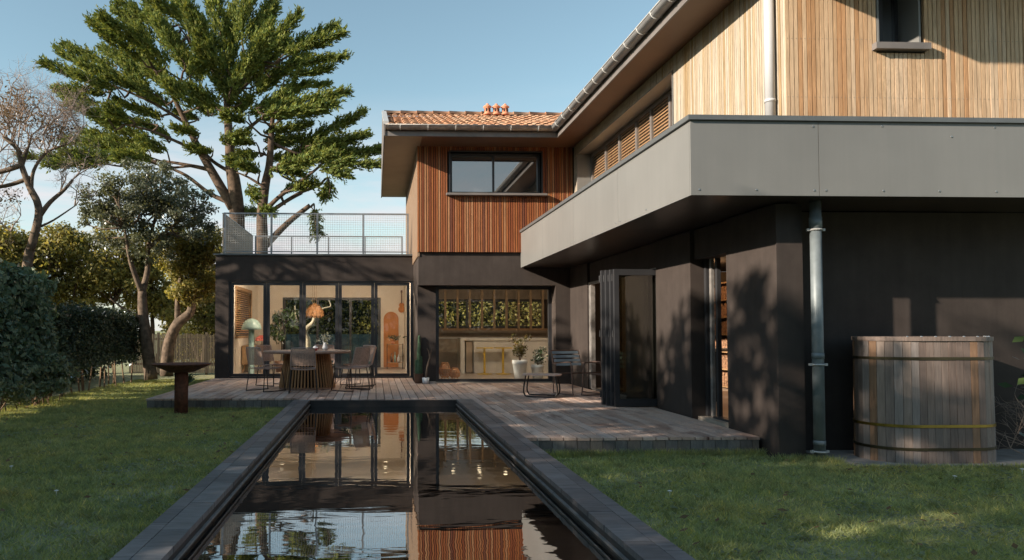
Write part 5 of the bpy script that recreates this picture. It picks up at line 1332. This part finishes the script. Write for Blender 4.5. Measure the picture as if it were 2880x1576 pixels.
mb = MB()
for i in range(16): twigs(mb, np.array([7.05 + rng.normal() * .06, 7.35 + rng.normal() * .06, G]), unitv(np.array([[rng.normal() * .35 - .12, rng.normal() * .25, 1.0]]))[0], .5, .007, 2, rng)
mb.build('twigs', 'twig', sr)
pts = np.array([6.86, 7.3, .72]) + rng.normal(size=(34, 3)) * np.array([.16, .12, .12]); pts = np.concatenate([pts, np.array([6.95, 7.3, .35]) + rng.normal(size=(20, 3)) * np.array([.12, .1, .2])])
link('leaves', npmesh('leaves', leafverts(pts, .10, rng, np.tile([[0, -.4, .9]], (len(pts), 1)), .6, 1.7) - np.array(org(sr)), 4, 'house_plant_leaf'), sr)

# ================================================================== GRASS
def blades(n, x0, x1, y0, y1, keep, hh):
    x = rng.uniform(x0, x1, n); y = rng.uniform(y0, y1, n)
    m = keep(x, y) & (x > -.56 * y - .5) & (x < .95 * y + .5); x = x[m]; y = y[m]; n = len(x)
    den = np.sin(x * 3.1 + np.sin(y * 2.3) * 1.4) * np.sin(y * 2.7 + np.sin(x * 1.9)) ; m = rng.random(n) < .72 + .3 * den; x = x[m]; y = y[m]; den = den[m]; n = len(x)
    h = hh * rng.uniform(.5, 1.35, n) * (1 + .3 * den); a = rng.uniform(0, 6.283, n); wd = rng.uniform(.0022, .0042, n) * (1 + y * .09)
    lean = rng.normal(size=(n, 2)) * .85
    b0 = np.stack([x - np.cos(a) * wd, y - np.sin(a) * wd, np.full(n, G)], 1); b1 = np.stack([x + np.cos(a) * wd, y + np.sin(a) * wd, np.full(n, G)], 1)
    tp = np.stack([x + lean[:, 0] * h, y + lean[:, 1] * h, G + h * .95], 1)
    return np.stack([b0, b1, tp], 1).reshape(-1, 3)
cx0, cx1 = PX0 - CW - .005, PX1 + CW + .005
kl = lambda x, y: ~((y > DFL - .0) & (x > DL)) & (x < cx0) & ((x + 3.15) ** 2 + (y - 12.02) ** 2 > .115 ** 2)
kr = lambda x, y: ~((y > DFR) & (x < 4.25)) & (x > cx1) & ~((x > 4.2) & (y > 7.42) & (x < 4.95)) & ~((x > 4.72) & (y > 7.08 - .1 * (x - 4.72)) & (y > 6.95))
GV = [blades(150000, -6.3, cx0, 3.3, 8.2, kl, .042), blades(120000, -6.4, cx0, 8.2, 12.5, kl, .045), blades(70000, -6.4, -3.8, 12.4, 20, kl, .05),
      blades(110000, cx1, 5.2, 3.3, 8.0, kr, .042), blades(40000, 5.2, 7.6, 4.5, 7.1, kr, .042)]
# longer tufts along hard edges
def edge(n, p0, p1, wdt, hh):
    t = rng.random(n); x = p0[0] + (p1[0] - p0[0]) * t + rng.normal(size=n) * wdt; y = p0[1] + (p1[1] - p0[1]) * t + rng.normal(size=n) * wdt
    h = hh * rng.uniform(.4, 1.4, n); a = rng.uniform(0, 6.283, n); wd = rng.uniform(.003, .006, n); ln = rng.normal(size=(n, 2)) * .45
    return np.stack([np.stack([x - np.cos(a) * wd, y - np.sin(a) * wd, np.full(n, G)], 1), np.stack([x + np.cos(a) * wd, y + np.sin(a) * wd, np.full(n, G)], 1), np.stack([x + ln[:, 0] * h, y + ln[:, 1] * h, G + h], 1)], 1).reshape(-1, 3)
GV += [edge(5000, (cx1 + .05, DFR - .03), (4.2, DFR - .03), .02, .075), edge(1500, (4.2, 7.46), (4.7, 7.3), .05, .07), edge(4000, (DL, DFL - .03), (cx0 - .05, DFL - .03), .02, .06), edge(9000, (cx0 - .02, 3.3), (cx0 - .02, 12.4), .03, .085), edge(7000, (cx1 + .02, 3.3), (cx1 + .02, 7.8), .03, .085), edge(3000, (4.75, 6.95), (7.6, 6.9), .03, .06)]
tag(link('grass', npmesh('grass', np.concatenate(GV), 3, 'grass_blade')), 'short mown grass of the garden lawn in shade', 'grass', kind='stuff')
cv = []
for (x0, x1, y0, y1, n, f) in ((-6, cx0 - .02, 3.5, 11, 2600, kl), (cx1 + .02, 7, 3.5, 7, 2600, kr)):
    cxs = rng.uniform(x0, x1, 60); cys = rng.uniform(y0, y1, 60); k = rng.integers(0, 60, n)
    x = cxs[k] + rng.normal(size=n) * .14; y = cys[k] + rng.normal(size=n) * .14; m = f(x, y); x = x[m]; y = y[m]
    p = np.stack([x, y, G + rng.uniform(.015, .045, len(x))], 1); cv.append(leafverts(p, .028, rng, np.tile([[0, 0, 1.0]], (len(p), 1)), .75, 1.2))
tag(link('clover', npmesh('clover', np.concatenate(cv), 4, 'bush_leaf')), 'patches of broad leaved clover scattered in the lawn', 'clover', kind='stuff')
ll_ = []
for (x0, x1, y0, y1, n, f) in ((-6, cx0 - .02, 3.5, 12, 150, kl), (cx1 + .02, 7, 3.5, 7.4, 110, kr)):
    x = rng.uniform(x0, x1, n); y = rng.uniform(y0, y1, n); m = f(x, y); x = x[m]; y = y[m]
    ll_.append(leafverts(np.stack([x, y, np.full(len(x), G + .045)], 1), .05, rng, np.tile([[0, 0, 1.0]], (len(x), 1)), .7, 1.7))
tag(link('fallen_leaves', npmesh('fallen_leaves', np.concatenate(ll_), 4, 'dry_leaf')), 'scattered brown fallen leaves on the lawn', 'leaves', kind='stuff')
dz_ = MB()
for (x, y) in [(6.2, 6.0), (6.5, 6.3), (6.0, 6.45), (6.6, 6.55), (6.8, 6.4), (6.3, 5.2), (5.7, 6.2), (6.1, 6.7), (7.0, 6.6), (2.4, 5.9), (5.2, 6.4), (-3.5, 7.2), (-2.6, 6.1), (6.7, 6.0), (5.4, 5.0)]:
    dz_.lathe([(.004, 0), (.004, .05)], (x, y, G), 5).lathe([(.017, .05), (.019, .054), (0, .06)], (x, y, G), 8)
tag(dz_.build('daisies', 'daisy'), 'tiny white daisies dotted in the right lawn', 'flowers', kind='stuff')
